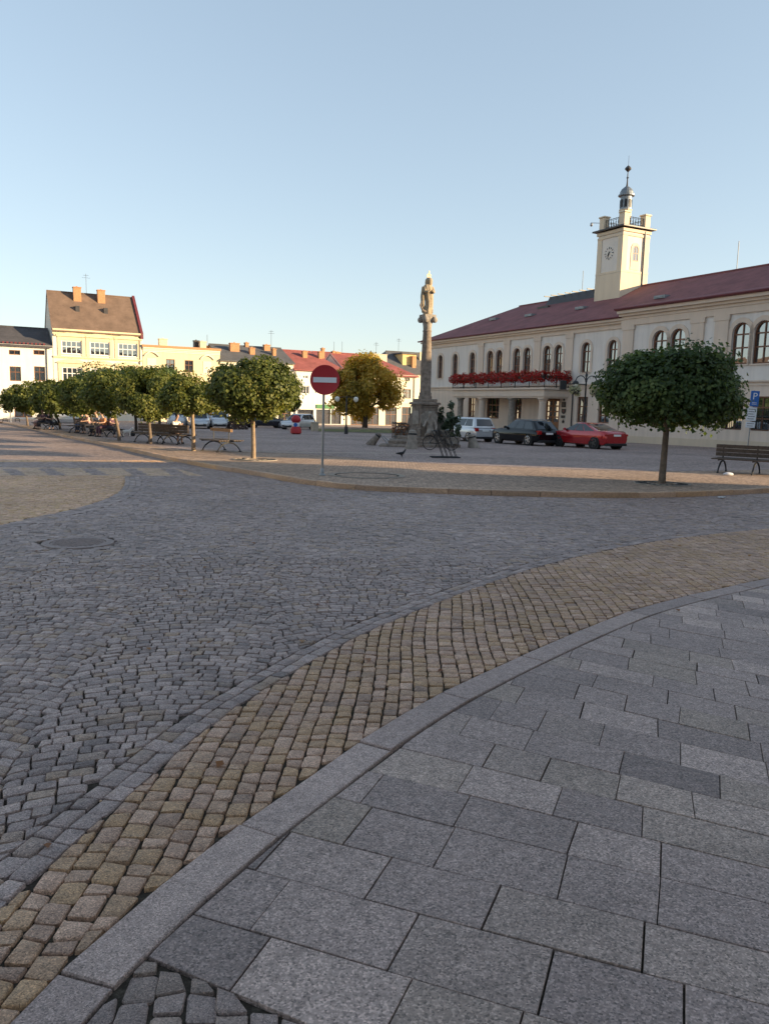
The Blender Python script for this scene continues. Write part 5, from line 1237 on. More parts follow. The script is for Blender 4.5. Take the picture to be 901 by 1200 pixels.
# ------------------------------------------------------------------ cars
def paint(name, c, rough=.22, metal=.35, coat=.8):
    t = NT(name); m = t.out(c, rough, None, .6 if coat > .5 else .35, metal); t.p.inputs['Coat Weight'].default_value = coat; t.p.inputs['Coat Roughness'].default_value = .05; return m
M['tyre'] = plain('tyre_rubber', (.012, .012, .013), .8, .2, 20); M['rim'] = plain('alloy_rim', (.45, .45, .47), .3, .1, 8, metal=.8); M['rim_dark'] = plain('dark_alloy_rim', (.08, .08, .085), .35, .1, 8, metal=.7)
M['tail'] = plain('tail_lamp_red', (.35, .012, .012), .15, .1, 6); M['head'] = plain('headlamp_glass', (.55, .57, .60), .1, .1, 6); M['plate'] = plain('number_plate', (.75, .75, .74), .4, .04)
def car(label, loc, az, L, W, H, style, pm, rim='rim', group=None, cat='car', name='parked_car'):
    """local +x is the car's front; origin on the ground under the middle"""
    t = thing(name, label, cat, loc, math.pi/2-az, group); hw = W/2; wr = .35 if L > 4.4 else .32
    # belt line etc. as fractions of length measured from the rear
    ST = {'estate': dict(belt=.645, hood=.645, deck=.65, ws0=.735, ws1=.55, rw0=.015, rw1=.15, nose=.52, tail=.55),
          'mpv': dict(belt=.63, hood=.65, deck=.62, ws0=.83, ws1=.61, rw0=.015, rw1=.085, nose=.50, tail=.52),
          'sedan': dict(belt=.665, hood=.65, deck=.725, ws0=.80, ws1=.54, rw0=.075, rw1=.40, nose=.52, tail=.60),
          'hatch': dict(belt=.63, hood=.62, deck=.62, ws0=.74, ws1=.56, rw0=.02, rw1=.13, nose=.47, tail=.52),
          'van': dict(belt=.60, hood=.60, deck=.60, ws0=.86, ws1=.70, rw0=.01, rw1=.03, nose=.50, tail=.55)}[style]
    X = lambda f_: (f_-.5)*L
    gcl = .20; belt = ST['belt']*H; hood = ST['hood']*H; deck = ST['deck']*H
    fs = [0, .012, .045, .10, .2, .35, .5, .62, ST['ws0']-.02, ST['ws0']+.06, .90, .955, .985, 1.0]
    ztop = lambda f_: float(np.interp(f_, [0, .03, .12, ST['ws0']-.05, ST['ws0']+.05, .90, .97, 1], [ST['tail']*H, deck-.03*H, deck, belt, hood, hood-.06*H, ST['nose']*H+.06*H, ST['nose']*H-.04*H]))
    wid = lambda f_: float(np.interp(f_, [0, .03, .12, .3, .7, .9, .97, 1], [.80, .90, .97, 1, 1, .96, .86, .74]))*hw
    zlow = lambda f_: float(np.interp(f_, [0, .04, .12, .88, .96, 1], [gcl+.16, gcl+.03, gcl, gcl, gcl, gcl+.12]))
    rings = []
    for f_ in fs:
        w_, z0, z1 = wid(f_), zlow(f_), ztop(f_); m = z0+(z1-z0)*.52
        half = [(w_*.80, z0), (w_*.95, z0+.07), (w_*.985, z0+(m-z0)*.6), (w_, m), (w_*.985, z1-(z1-z0)*.16), (w_*.93, z1-.035), (w_*.80, z1), (w_*.4, z1+.012)]
        rings.append([(X(f_), y, z) for y, z in half]+[(X(f_), -y, z) for y, z in half[::-1]])
    n = len(rings[0]); b = MB(); vs = [p for r in rings for p in r]
    b.add(vs, [(i*n+k, i*n+(k+1) % n, (i+1)*n+(k+1) % n, (i+1)*n+k) for i in range(len(rings)-1) for k in range(n)]+[tuple(range(n)), tuple(range(len(vs)-1, len(vs)-n-1, -1))])
    # cabin
    xa, xb, xc, xd = X(ST['ws0']), X(ST['rw0']+.005), X(ST['ws1']), X(ST['rw1']); zb_ = belt-.05; hb, ht = hw*.93, hw*.72
    if style == 'van': ht = hw*.84
    def cab(tt): 
        e = tt**1.15; return xa+(xc-xa)*tt, xb+(xd-xb)*tt, hb+(ht-hb)*e, zb_+(H-zb_)*tt
    lay = []
    for tt in (0, .3, .6, .86, .96, 1.0):
        fx, rx_, w_, z = cab(tt)
        if tt > .9: k = (tt-.9)*.10*L/1.0; fx -= k*1.2; rx_ += k*1.0; w_ -= (tt-.9)*.55; z = H-(1-tt)*.35 if tt < 1 else H
        q = min(.14, w_*.3); bow = .05*L*.5
        lay.append([(rx_+q*.5, -w_, z), (fx-q*1.6, -w_, z), (fx-q*.4, -w_*.86, z), (fx+.03, -w_*.45, z), (fx+.03, w_*.45, z), (fx-q*.4, w_*.86, z), (fx-q*1.6, w_, z), (rx_+q*.5, w_, z), (rx_+q*.1, w_*.85, z), (rx_-.02, 0, z), (rx_+q*.1, -w_*.85, z)])
    m_ = len(lay[0]); vs = [p for r in lay for p in r]
    b.add(vs, [(i*m_+k, i*m_+(k+1) % m_, (i+1)*m_+(k+1) % m_, (i+1)*m_+k) for i in range(len(lay)-1) for k in range(m_)]+[tuple(range(len(vs)-m_, len(vs)))])
    b.build('body', pm, t, 38)
    # glass
    def side_glass(s, t0, t1, a0, a1, name='side_window'):
        q = []
        for tt, aa in ((t0, a0), (t0, a1), (t1, a1), (t1, a0)):
            fx, rx_, w_, z = cab(tt); fx -= .16; rx_ += .10; q.append((rx_+(fx-rx_)*aa, s*(w_+.012), z))
        qi = [(x, y-s*.03, z) for x, y, z in q]
        MB().add(q+qi, [(0, 1, 2, 3), (7, 6, 5, 4), (0, 4, 5, 1), (1, 5, 6, 2), (2, 6, 7, 3), (3, 7, 4, 0)]).build(name, M['car_glass'], t)
    for s in (-1, 1):
        if style == 'van': side_glass(s, .2, .86, .70, .98)
        else: side_glass(s, .14, .86, .06, .36); side_glass(s, .14, .86, .385, .655); side_glass(s, .14, .86, .675, .985)
    def cross_glass(front, t0, t1, name):
        q = []
        for tt in (t0, t1):
            fx, rx_, w_, z = cab(tt); x = fx+.045 if front else rx_-.04; xs = fx-.02 if front else rx_+.01; w_ *= .80
            q.append([(xs, -w_, z), (x, -w_*.5, z), (x, w_*.5, z), (xs, w_, z)])
        o = [(x-(.05 if front else -.05), y, z) for r in q for x, y, z in r]; vs = q[0]+q[1]+o
        MB().add(vs, [(0, 1, 5, 4), (1, 2, 6, 5), (2, 3, 7, 6), (8, 12, 13, 9), (9, 13, 14, 10), (10, 14, 15, 11), (0, 8, 9, 1), (1, 9, 10, 2), (2, 10, 11, 3), (4, 5, 13, 12), (5, 6, 14, 13), (6, 7, 15, 14), (0, 4, 12, 8), (3, 11, 15, 7)]).build(name, M['car_glass'], t, 30)
    cross_glass(True, .10, .86, 'windscreen')
    if style != 'van': cross_glass(False, .16, .86, 'rear_window')
    # wheels
    for fx_ in (.185, .815):
        for s in (-1, 1):
            x = X(fx_); yo = s*(wid(fx_)-.01)
            b = MB(); b.M = Matrix.Translation((x, yo, wr)) @ Matrix.Rotation(-s*math.pi/2, 4, 'X'); b.lathe([(wr+.065, -.20), (wr+.065, -.004), (wr*.5, -.002)], 22); b.build('wheel_arch', M['black'], t)
            b = MB(); b.M = Matrix.Translation((x, yo, wr)) @ Matrix.Rotation(-s*math.pi/2, 4, 'X'); b.lathe([(wr*.62, -.19), (wr*.93, -.19), (wr, -.15), (wr, -.02), (wr*.94, .018), (wr*.70, .022), (wr*.66, .0)], 24); wh = b.build('wheel', M['tyre'], t, 40)
            b = MB(); b.M = Matrix.Translation((x, yo, wr)) @ Matrix.Rotation(-s*math.pi/2, 4, 'X'); b.lathe([(wr*.68, -.03), (wr*.69, .02), (wr*.63, .024), (wr*.60, -.015), (wr*.20, -.012), (wr*.17, .02), (0.01, .022)], 20)
            for k in range(5):
                a = k*2*math.pi/5; bm_ = b.M.copy(); b.M = bm_ @ Matrix.Rotation(a, 4, 'Z'); b.box(wr*.12, wr*.64, -wr*.09, wr*.09, -.012, .018); b.M = bm_
            b.build('rim', M[rim], wh)
    # lamps, plates, mirrors, bumpers
    zt_ = ST['tail']*H
    for s in (-1, 1):
        w_ = wid(.02); b = MB(); b.bbox(X(0)-.012, X(.065), s*w_*.70 if s > 0 else -w_*.985-.015, w_*.985+.015 if s > 0 else -w_*.70, zt_-.12, zt_+.10 if style != 'sedan' else zt_, .02); b.build('tail_light', M['tail'], t)
        w_ = wid(.95); b = MB(); b.bbox(X(.945), X(.99)+.01, s*w_*.58 if s > 0 else -w_*.99, w_*.99 if s > 0 else -w_*.58, ST['nose']*H-.06, ST['nose']*H+.07, .02); b.build('headlight', M['head'], t)
        fx, rx_, w_, z = cab(.12); b = MB(); b.bbox(fx-.42, fx-.30, min(s*(w_+.02), s*(w_+.20)), max(s*(w_+.02), s*(w_+.20)), z, z+.13, .03); b.build('mirror', pm, t)
    MB().bbox(X(0)-.022, X(0)+.02, -.26, .26, zt_-.13, zt_-.02, .004).build('number_plate', M['plate'], t)
    MB().bbox(X(1)-.03, X(1)+.02, -.26, .26, .40, .51, .004).build('number_plate', M['plate'], t)
    MB().bbox(X(0)-.03, X(.05), -hw*.80, hw*.80, gcl+.02, gcl+.16, .03).build('rear_bumper_trim', M['black'], t)
    MB().bbox(X(.965), X(1)+.015, -hw*.62, hw*.62, gcl+.08, gcl+.24, .03).build('grille', M['black'], t)
    if style == 'estate':
        for s in (-1, 1): MB().tube([(xd+.3, s*ht*.88, H+.0), (xd+.4, s*ht*.88, H+.045), (xc-.25, s*ht*.88, H+.045), (xc-.1, s*ht*.88, H-.0)], .018, 6).build('roof_rail', M['galv'], t)
    return t
def park(px, py, az, L, W, back=.185, side=-1, kh=KH):
    """centre of a car from the photo pixel where its rear wheel (on the given side) meets the ground"""
    p = g(px, py, kh); f_ = Vector((math.sin(az), math.cos(az), 0)); lft = Vector((-f_.y, f_.x, 0))
    c = p+f_*(L*(.5-back))-lft*(-side)*0
    c = p+f_*(L*(.5-back))-lft*(W/2*(1 if side < 0 else -1)); c.z = gz(c.x, c.y)+kh; return c
GRP = 'cars parked in front of the town hall'
pw_, pb_, pr_ = paint('white_car_paint', (.62, .62, .63)), paint('black_car_paint', (.004, .005, .007), .12, 0.0, .15), paint('red_car_paint', (.42, .014, .02), .2)
car('white compact hatchback parked by the town hall portico, seen from its rear', park(547.5, 517.3, TH_AZ, 4.2, 1.76), TH_AZ, 4.2, 1.76, 1.58, 'mpv', pw_, group=GRP)
car('black estate car with roof rails parked between a white and a red car', park(617, 522, TH_AZ, 4.8, 1.85), TH_AZ, 4.8, 1.85, 1.50, 'estate', pb_, group=GRP)
car('glossy red fastback saloon parked beside the dark green maple', park(694, 526, TH_AZ, 4.7, 1.85), TH_AZ, 4.7, 1.85, 1.45, 'sedan', pr_, 'rim_dark', group=GRP)
ps_ = paint('silver_car_paint', (.50, .53, .57)); pd_ = paint('dark_blue_car_paint', (.015, .018, .028))
def far_car(px, py, az, L, W, H, style, pm, label, rim='rim', cat='car', name='parked_car'):
    c = g(px, py, KH); car(label, c, rad(az), L, W, H, style, pm, rim, 'cars parked on the far side of the square', cat, name)
far_car(209, 500.5, 168, 4.6, 1.85, 1.9, 'van', pw_, 'white van facing us beyond the seated reader', cat='van', name='parked_van')
far_car(234.5, 501.8, 166, 4.2, 1.78, 1.5, 'hatch', ps_, 'silver hatchback between the white van and the pale people carrier')
far_car(258, 501.8, 168, 4.3, 1.8, 1.62, 'mpv', pw_, 'pale people carrier beside the brown conical shrub')
far_car(311, 501.2, 66, 4.4, 1.78, 1.42, 'sedan', pd_, 'dark blue saloon parked side on behind the sunlit tree trunk')
far_car(349.5, 503.2, 205, 4.1, 1.75, 1.5, 'hatch', pw_, 'white hatchback partly hidden by the red advertising figure')
far_car(84, 498.5, 80, 4.3, 1.8, 1.5, 'hatch', pw_, 'white hatchback half hidden under the maples at the far end')

# ------------------------------------------------------------------ benches
def make_bench(label, px, py, az, L=1.8, group='double sided benches along the square', pale=False):
    p = g(px, py, KH); t = thing('park_bench', label, 'bench', p, math.pi/2-az, group)     # local x runs along the bench
    w = M['bench_wood']
    for s in (-1, 1):
        b = MB()
        for k in range(4): y = s*(.10+k*.115); b.bbox(-L/2, L/2, min(y, y+s*.10), max(y, y+s*.10), .425, .465, .008)
        b.build('seat', w, t)
    b = MB()
    for k in ((2,) if pale else range(3)): z = .52+k*.13; b.bbox(-L/2, L/2, -.045, -.01, z, z+.115, .006); b.bbox(-L/2, L/2, .01, .045, z, z+.115, .006)
    b.build('backrest', M['bench_sunlit'] if pale else w, t)
    for x in ((-L/2+.22, L/2-.22) if L < 2.2 else (-L/2+.22, 0, L/2-.22)):
        b = MB(); 
        for s in (-1, 1): b.tube([(x, s*.50, 0), (x, s*.46, .10), (x, s*.36, .22), (x, s*.20, .33), (x, 0, .37)], [.022, .024, .026, .028, .03], 7)
        b.tube([(x, -.54, .405), (x, .54, .405)], .02, 6); b.tube([(x, 0, .36), (x, 0, .90)], .022, 6)
        for s in (-1, 1): b.tube([(x, s*.56, .01), (x, s*.44, .01)], .024, 6)
        b.build('leg', M['iron'], t, 40)
    return t
BA = TH_AZ
make_bench('empty double sided bench with backrest coloured as sunlit beside the sunlit tree trunk', 259.5, 528.5, rad(-40), 1.7, pale=True)
make_bench('dark double sided bench at the picture edge beyond the dark green maple', 885, 555.5, rad(-52), 2.5)
make_bench('long dark bench on which the reader in white sits', 200, 520, rad(-58), 2.4)
make_bench('dark bench joining the reader\'s bench behind the maple trunk', 180, 518, rad(-62), 1.9)
make_bench('dark bench beside the white dog with two people on it', 125, 511.5, rad(-50), 2.2)
make_bench('crowded dark bench near the parked white car', 101, 507.5, rad(-55), 2.4)
make_bench('dark bench by the leaning slender trunk with huddled people', 54, 503, rad(-50), 2.0)

# ------------------------------------------------------------------ people
M['skin'] = plain('skin', (.50, .30, .21), .6, .06, 8); M['hair_dark'] = plain('dark_hair', (.03, .02, .015), .6, .2, 30); M['hair_brown'] = plain('brown_hair', (.12, .065, .035), .6, .2, 30)
CL = {k: plain('cloth_'+k, c, .85, .12, 6, bump=.3, bscale=30) for k, c in dict(white=(.62, .60, .58), dark=(.03, .03, .04), orange=(.55, .20, .08), red=(.40, .03, .03), denim=(.08, .11, .19), plum=(.10, .05, .07), grey=(.25, .25, .27), pink=(.55, .33, .30)).items()}
def skin_obj(name, J, E, mat, parent, root=0, sub=1):
    me = bpy.data.meshes.new(name); me.from_pydata([j[0] for j in J], E, []); o = link(name, me, parent); me.materials.append(mat)
    bm = bmesh.new(); bm.from_mesh(me); lay = bm.verts.layers.skin.verify(); bm.verts.ensure_lookup_table()
    for i, j in enumerate(J): r = j[1]; bm.verts[i][lay].radius = (r, r) if not isinstance(r, tuple) else r; bm.verts[i][lay].use_root = (i == root)
    bm.to_mesh(me); bm.free()
    m = o.modifiers.new('skin', 'SKIN'); m.use_smooth_shade = True; m.branch_smoothing = .3
    s = o.modifiers.new('subdivision', 'SUBSURF'); s.levels = sub; s.render_levels = sub; return o
def person(label, loc, az, shirt, legs, hair, sit=True, lean=.10, head_turn=0, arms='lap', bare_legs=False, scale=1.0, long_hair=False, group=None, seat_h=.46, cat='person'):
    """local +y is the way the person faces; the origin is on the ground below the hips"""
    t = thing('person', label, cat, loc, -az, group); t.scale = (scale,)*3
    hz_ = seat_h+.10 if sit else .92; V3 = lambda x, y, z: (x, y, z)
    ch, nk = (0, lean*.6, hz_+.34), (0, lean, hz_+.55); hd = (0, lean*1.25+.03, hz_+.72)
    sh = .19
    if sit: kn = [(s*.11, .46, seat_h+.06) for s in (-1, 1)]; an = [(s*.12, .42, .09) for s in (-1, 1)]
    else: kn = [(s*.10, .04*s, .49) for s in (-1, 1)]; an = [(s*.10, -.02+.10*s, .08) for s in (-1, 1)]
    if arms == 'lap': el = [(s*.25, lean+.06, hz_+.24) for s in (-1, 1)]; ha = [(s*.09, lean+.30, hz_+.20) for s in (-1, 1)]
    elif arms == 'read': el = [(s*.24, lean+.12, hz_+.22) for s in (-1, 1)]; ha = [(s*.07, lean+.34, hz_+.36) for s in (-1, 1)]
    else: el = [(s*.25, lean-.03, hz_+.24) for s in (-1, 1)]; ha = [(s*.24, lean+.06, hz_+.0) for s in (-1, 1)]
    J = [((0, 0, hz_), (.14, .105)), ((0, lean*.3, hz_+.17), (.125, .09)), (ch, (.15, .10)), (nk, .055), (hd, (.072, .088)), ((hd[0], hd[1]+.012, hd[2]+.115), (.062, .075))]
    E = [(0, 1), (1, 2), (2, 3), (3, 4), (4, 5)]
    J.append(((hd[0], hd[1]+.105, hd[2]+.02), .014)); E.append((4, 6))           # nose
    for s, k in ((-1, 0), (1, 1)):
        b0 = len(J); J += [((s*sh, lean*.85, hz_+.46), .06), (el[k], .045), (ha[k], .034)]; E += [(2, b0), (b0, b0+1), (b0+1, b0+2)]
        d = (Vector(ha[k])-Vector(el[k])).normalized()
        pl = Vector(ha[k])+d*.06; J.append((tuple(pl), (.036, .018))); E.append((b0+2, b0+3))
        for f_ in range(4): J.append((tuple(pl+d*(.075+.012*(1.5-abs(f_-1.5)))+Vector((( f_-1.5)*.018, 0, -.015))), .009)); E.append((b0+3, len(J)-1))
        J.append((tuple(pl+d*.02+Vector((-s*.05, 0, .01))), .010)); E.append((b0+3, len(J)-1))
        b1 = len(J); J += [((s*.10, .02, hz_-.02), .095), (kn[k], .062), (an[k], .040), ((an[k][0], an[k][1]+.13, .035), (.045, .03))]; E += [(0, b1), (b1, b1+1), (b1+1, b1+2), (b1+2, b1+3)]
    skin_obj('body', J, E, M['skin'], t)
    J2 = [((0, 0, hz_-.02), (.155, .12)), ((0, lean*.3, hz_+.17), (.145, .11)), (ch, (.165, .118)), ((0, lean*.95, hz_+.50), .075)]; E2 = [(0, 1), (1, 2), (2, 3)]
    for s, k in ((-1, 0), (1, 1)):
        b0 = len(J2); m = Vector((s*sh, lean*.85, hz_+.46)).lerp(Vector(el[k]), .8); J2 += [((s*sh, lean*.85, hz_+.46), .075), (tuple(m), .060)]; E2 += [(2, b0), (b0, b0+1)]
    skin_obj('shirt', J2, E2, shirt, t)
    J3 = [((0, 0, hz_-.04), (.160, .125))]; E3 = []
    for s, k in ((-1, 0), (1, 1)):
        b0 = len(J3); J3 += [((s*.10, .02, hz_-.03), .108)]; E3.append((0, b0))
        if bare_legs: J3.append((tuple(Vector((s*.10, .02, hz_-.03)).lerp(Vector(kn[k]), .75)), .088)); E3.append((b0, b0+1))
        else: J3 += [(kn[k], .078), ((an[k][0], an[k][1], an[k][2]+.05), .06)]; E3 += [(b0, b0+1), (b0+1, b0+2)]
    skin_obj('trousers', J3, E3, legs, t)
    h_ = [((hd[0], hd[1]-.035, hd[2]+.06), (.082, .082)), ((hd[0], hd[1]+.0, hd[2]+.135), (.075, .085)), ((hd[0], hd[1]-.06, hd[2]-.02), .06)]; e_ = [(0, 1), (0, 2)]
    if long_hair: h_.append(((hd[0], hd[1]-.09, hd[2]-.22), .06)); e_.append((2, 3))
    skin_obj('hair', h_, e_, hair, t)
    for s in (-1, 1): MB().lathe([(.055, 0), (.05, .05), (.03, .075)], 8, (an[0 if s < 0 else 1][0], an[0 if s < 0 else 1][1]+.07, 0), sx=.8, sy=2.2).build('shoe', M['black'], t)
    for s in (-1, 1): MB().lathe([(.0, -.008), (.011, 0), (.0, .008)], 6, (hd[0]+s*.03, hd[1]+.082, hd[2]+.055)).build('eye', M['black'], t)
    return t
def seat_person(px, py, az, *a, off=0, **k): p = g(px, py, KH); return person(a[0], p, rad(az), *a[1:], **k)
seat_person(204, 519.5, 125, 'person in white top and dark shorts reading on the end of the long dark bench', CL['white'], CL['dark'], M['hair_dark'], arms='read', bare_legs=True, lean=.2)
seat_person(98.5, 507.0, 215, 'person in dark clothes with pale face sitting nearest the white car on the crowded bench', CL['dark'], CL['denim'], M['hair_brown'])
seat_person(102.5, 507.4, 40, 'person in white shirt on the crowded bench facing the square', CL['white'], CL['denim'], M['hair_dark'], lean=.05)
seat_person(106, 508.2, 215, 'person in a pink top leaning forward on the crowded bench', CL['pink'], CL['dark'], M['hair_brown'], lean=.25)
seat_person(116, 510.4, 215, 'person in grey on the bench by the white dog', CL['grey'], CL['dark'], M['hair_brown'])
seat_person(124, 511.6, 215, 'person in an orange top on the bench by the white dog', CL['orange'], CL['plum'], M['hair_dark'], lean=.15, long_hair=True)
seat_person(130.5, 512.4, 120, 'person in plum clothes at the dog end of the bench', CL['plum'], CL['dark'], M['hair_dark'], lean=.2)
seat_person(49, 502.5, 215, 'person in pale trousers on the bench by the leaning slender trunk', CL['dark'], CL['pink'], M['hair_dark'])
seat_person(53, 503, 215, 'person in plum jacket in the middle of the bench by the leaning trunk', CL['plum'], CL['dark'], M['hair_brown'])
seat_person(57, 503.5, 130, 'person in dark coat at the end of the bench by the leaning trunk', CL['dark'], CL['dark'], M['hair_dark'], lean=.2)
p = g(365.3, 502.5, KH); person('person in grey standing in front of the dark shop windows', p, rad(200), CL['grey'], CL['dark'], M['hair_dark'], sit=False, arms='down')
# white dog
p = g(149, 511.5, KH); t = thing('dog', 'small white dog standing at the end of the bench', 'dog', p, rad(10)); M['fur_white'] = plain('white_fur', (.62, .60, .56), .9, .12, 10, bump=.5, bscale=50)
J = [((0, 0, .30), (.085, .10)), ((.16, 0, .31), (.09, .11)), ((-.16, 0, .31), (.07, .085)), ((.25, 0, .40), .06), ((.31, 0, .48), .062), ((.40, 0, .46), .032), ((-.24, 0, .38), .022), ((-.30, 0, .46), .016)]
E = [(0, 1), (0, 2), (1, 3), (3, 4), (4, 5), (2, 6), (6, 7)]
for s in (-1, 1):
    b0 = len(J); J += [((.17, s*.06, .20), .040), ((.165, s*.065, .10), .024), ((.18, s*.065, .02), .026)]; E += [(1, b0), (b0, b0+1), (b0+1, b0+2)]
    b0 = len(J); J += [((-.13, s*.06, .21), .050), ((-.20, s*.065, .12), .025), ((-.17, s*.065, .02), .026)]; E += [(2, b0), (b0, b0+1), (b0+1, b0+2)]
    J.append(((.29, s*.045, .55), .016)); E.append((4, len(J)-1))
skin_obj('body', J, E, M['fur_white'], t); MB().lathe([(.0, -.012), (.014, 0), (.0, .012)], 6, (.435, 0, .465)).build('nose', M['black'], t)
p = g(155, 511, KH); t = thing('bag', 'small black bag lying beside the white dog', 'bag', p); b = MB(); b.lathe([(.14, 0), (.20, .06), (.19, .18), (.12, .28), (.05, .31)], 10, sx=1.0, sy=.6); b.build('sack', M['black'], t, 50); MB().tube([(-.07, 0, .28), (-.05, 0, .40), (.05, 0, .40), (.07, 0, .28)], .012, 5).build('handle', M['black'], t)
# ------------------------------------------------------------------ Marian column and what stands round it
pc = g(497, 524.5, KH); CY = pc.y+1.9; pc = at_depth(497, 500, CY); pc.z = gz(pc.x, pc.y)+KH
AZc = -TH_AZ
t = thing('marian_column', 'tall weathered stone column carrying a sunlit statue of a crowned woman', 'monument', pc, -TH_AZ)
A = lambda px, py: at_depth(px, py, CY)-pc
sc = (pc-EYE).length/F_PX
wst = 64*sc                                         # lowest step
b = MB(); s_ = 31*sc
for k, (r, z0, z1) in enumerate(((s_, -.2, .17), (s_*.88, .17, .34), (s_*.76, .34, .52))): b.bbox(-r, r, -r, r, z0, z1-.002, .03)
b.build('steps', M['stone_dark'], t)
zp = A(497, 472).z; zs0 = A(497, 469).z; zs1 = A(503, 379).z; zh = A(504, 322).z
pwid = 27*sc/2*.82
b = MB(); b.bbox(-pwid*1.12, pwid*1.12, -pwid*1.12, pwid*1.12, .52, .95, .03); b.box(-pwid, pwid, -pwid, pwid, .95, zp-.22); b.bbox(-pwid*1.08, pwid*1.08, -pwid*1.08, pwid*1.08, zp-.22, zp-.10, .03); b.bbox(-pwid*1.25, pwid*1.25, -pwid*1.25, pwid*1.25, zp-.10, zp+.03, .04); b.bbox(-pwid*.95, pwid*.95, -pwid*.95, pwid*.95, zp+.03, zp+.20, .03)
b.build('pedestal', M['stone_dark'], t)
for a in range(4):
    b = MB(); b.M = Matrix.Rotation(a*math.pi/2, 4, 'Z'); b.box(-pwid*.62, pwid*.62, -pwid-.04, -pwid+.02, 1.15, zp-.42); b.build('inscription_panel', M['stone_mid'], t)
# scrolled buttresses on the diagonals
R_ = 21*sc
for a in (0, 1):
    b = MB(); b.M = Matrix.Rotation(a*math.pi/2+math.pi/4*0, 4, 'Z') if False else Matrix.Rotation(a*math.pi/2, 4, 'Z')
    prof = [(pwid, .5)]+[(pwid+R_*.95*math.cos(q), .5+R_*1.32*math.sin(q)) for q in np.linspace(0, math.pi/2, 10)]
    prof = [(pwid*.98, .5), (pwid+R_*.95, .5)]+[(pwid+R_*.95*math.cos(q), .62+R_*1.28*math.sin(q)) for q in np.linspace(.05, math.pi/2, 10)]+[(pwid*.98, .62+R_*1.28)]
    b.prism(prof, -.30, .30, 'y'); b.build('buttress', M['stone_mid'] if a in (0, 3) else M['stone_dark'], t)
r0, r1 = 12.6*sc/2, 9.3*sc/2
b = MB(); b.lathe([(r0*1.25, zp+.20), (r0*1.25, zp+.32), (r0*1.1, zp+.40), (r0*1.14, zp+.48), (r0, zp+.56), (r0*.98, zp+2.0), (r1*1.02, zs1-.45), (r1*1.15, zs1-.40), (r1*1.0, zs1-.34)], 20); b.build('shaft', M['stone_dark'], t, 40)
b = MB(); zc1 = A(503, 369).z; b.lathe([(r1*1.0, zs1-.34), (r1*1.05, zs1-.2), (r1*1.25, zc1-.35), (r1*1.5, zc1-.12)], 16)
b.box(-r1*1.5, r1*1.5, -r1*1.5, r1*1.5, zc1-.12, zc1)
for a in range(4):
    bm_ = Matrix.Rotation(a*math.pi/2+math.pi/4, 4, 'Z'); b.M = bm_; b.lathe([(.10, -.14), (.17, -.06), (.17, .06), (.10, .14)], 8, (r1*1.7, 0, zc1-.26)); b.M = Matrix.Identity(4)
b.build('capital', M['stone_mid'], t, 40)
# the figure: robe with folds, mantle, arms, veiled head, crescent at the feet
zf = zc1; H_ = A(504, 326).z-zf; n = 28; prof = [(0, .47), (.06, .52), (.14, .46), (.28, .42), (.42, .44), (.55, .47), (.66, .46), (.74, .44), (.80, .36), (.835, .16), (.85, .12)]
vs, fs = [], []
for i, (h, r) in enumerate(prof):
    for k in range(n):
        a = 2*math.pi*k/n; q = .92*r*(1+.10*math.sin(a*6+h*5)+.07*math.sin(a*11-h*9)*(1-h))*(H_/3.1); sway = .07*math.sin(h*5)
        vs.append((math.cos(a)*q*.92+sway, math.sin(a)*q*.72, zf+h*H_))
for i in range(len(prof)-1):
    for k in range(n): fs.append((i*n+k, i*n+(k+1) % n, (i+1)*n+(k+1) % n, (i+1)*n+k))
fs += [tuple(range(n-1, -1, -1)), tuple(range((len(prof)-1)*n, len(prof)*n))]
b = MB(); b.add(vs, fs); hz_ = zf+H_*.91; b.lathe([(.05, -.22), (.11, -.15), (.155, -.04), (.16, .06), (.12, .15), (.04, .19)], 14, (.03, -.03, hz_), sx=1, sy=1.1)
b.lathe([(.17, -.30), (.19, -.05), (.175, .10), (.08, .2)], 12, (.03, .05, hz_), sx=1.05, sy=.9)
kk = H_/3.1
for s in (-1, 1): b.tube([(kk*s*.36, 0, zf+H_*.76), (kk*s*.44, -.16*kk, zf+H_*.62), (kk*s*.26, -.42*kk, zf+H_*.60), (.05*s, -.46*kk, zf+H_*.66)], [.15*kk, .14*kk, .11*kk, .07*kk], 8)
b.tube([(-.42*kk, .10, zf+H_*.76), (-.48*kk, .08, zf+H_*.5), (-.42*kk, .10, zf+H_*.25), (-.36*kk, .1, zf+.1)], [.14*kk, .2*kk, .18*kk, .12*kk], 8)
b.build('statue', M['statue'], t, 60)
b = MB(); b.tube([(-.28+.0, -.3, zf+.10), (-.50, -.3, zf+.18), (-.62, -.28, zf+.42), (-.56, -.28, zf+.62)], [.06, .05, .04, .015], 6); b.build('crescent', M['stone_dark'], t)
b = MB(); hc = Vector((.03, .04, hz_+.28)); b.tube([hc+Vector((.11*math.cos(q), 0, .11*math.sin(q))) for q in np.linspace(0, 2*math.pi, 13)], .018, 5, cap=False); b.tube([hc+Vector((0, 0, -.15)), hc+Vector((0, 0, .26))], .02, 5); b.build('halo', M['gilt'], t)
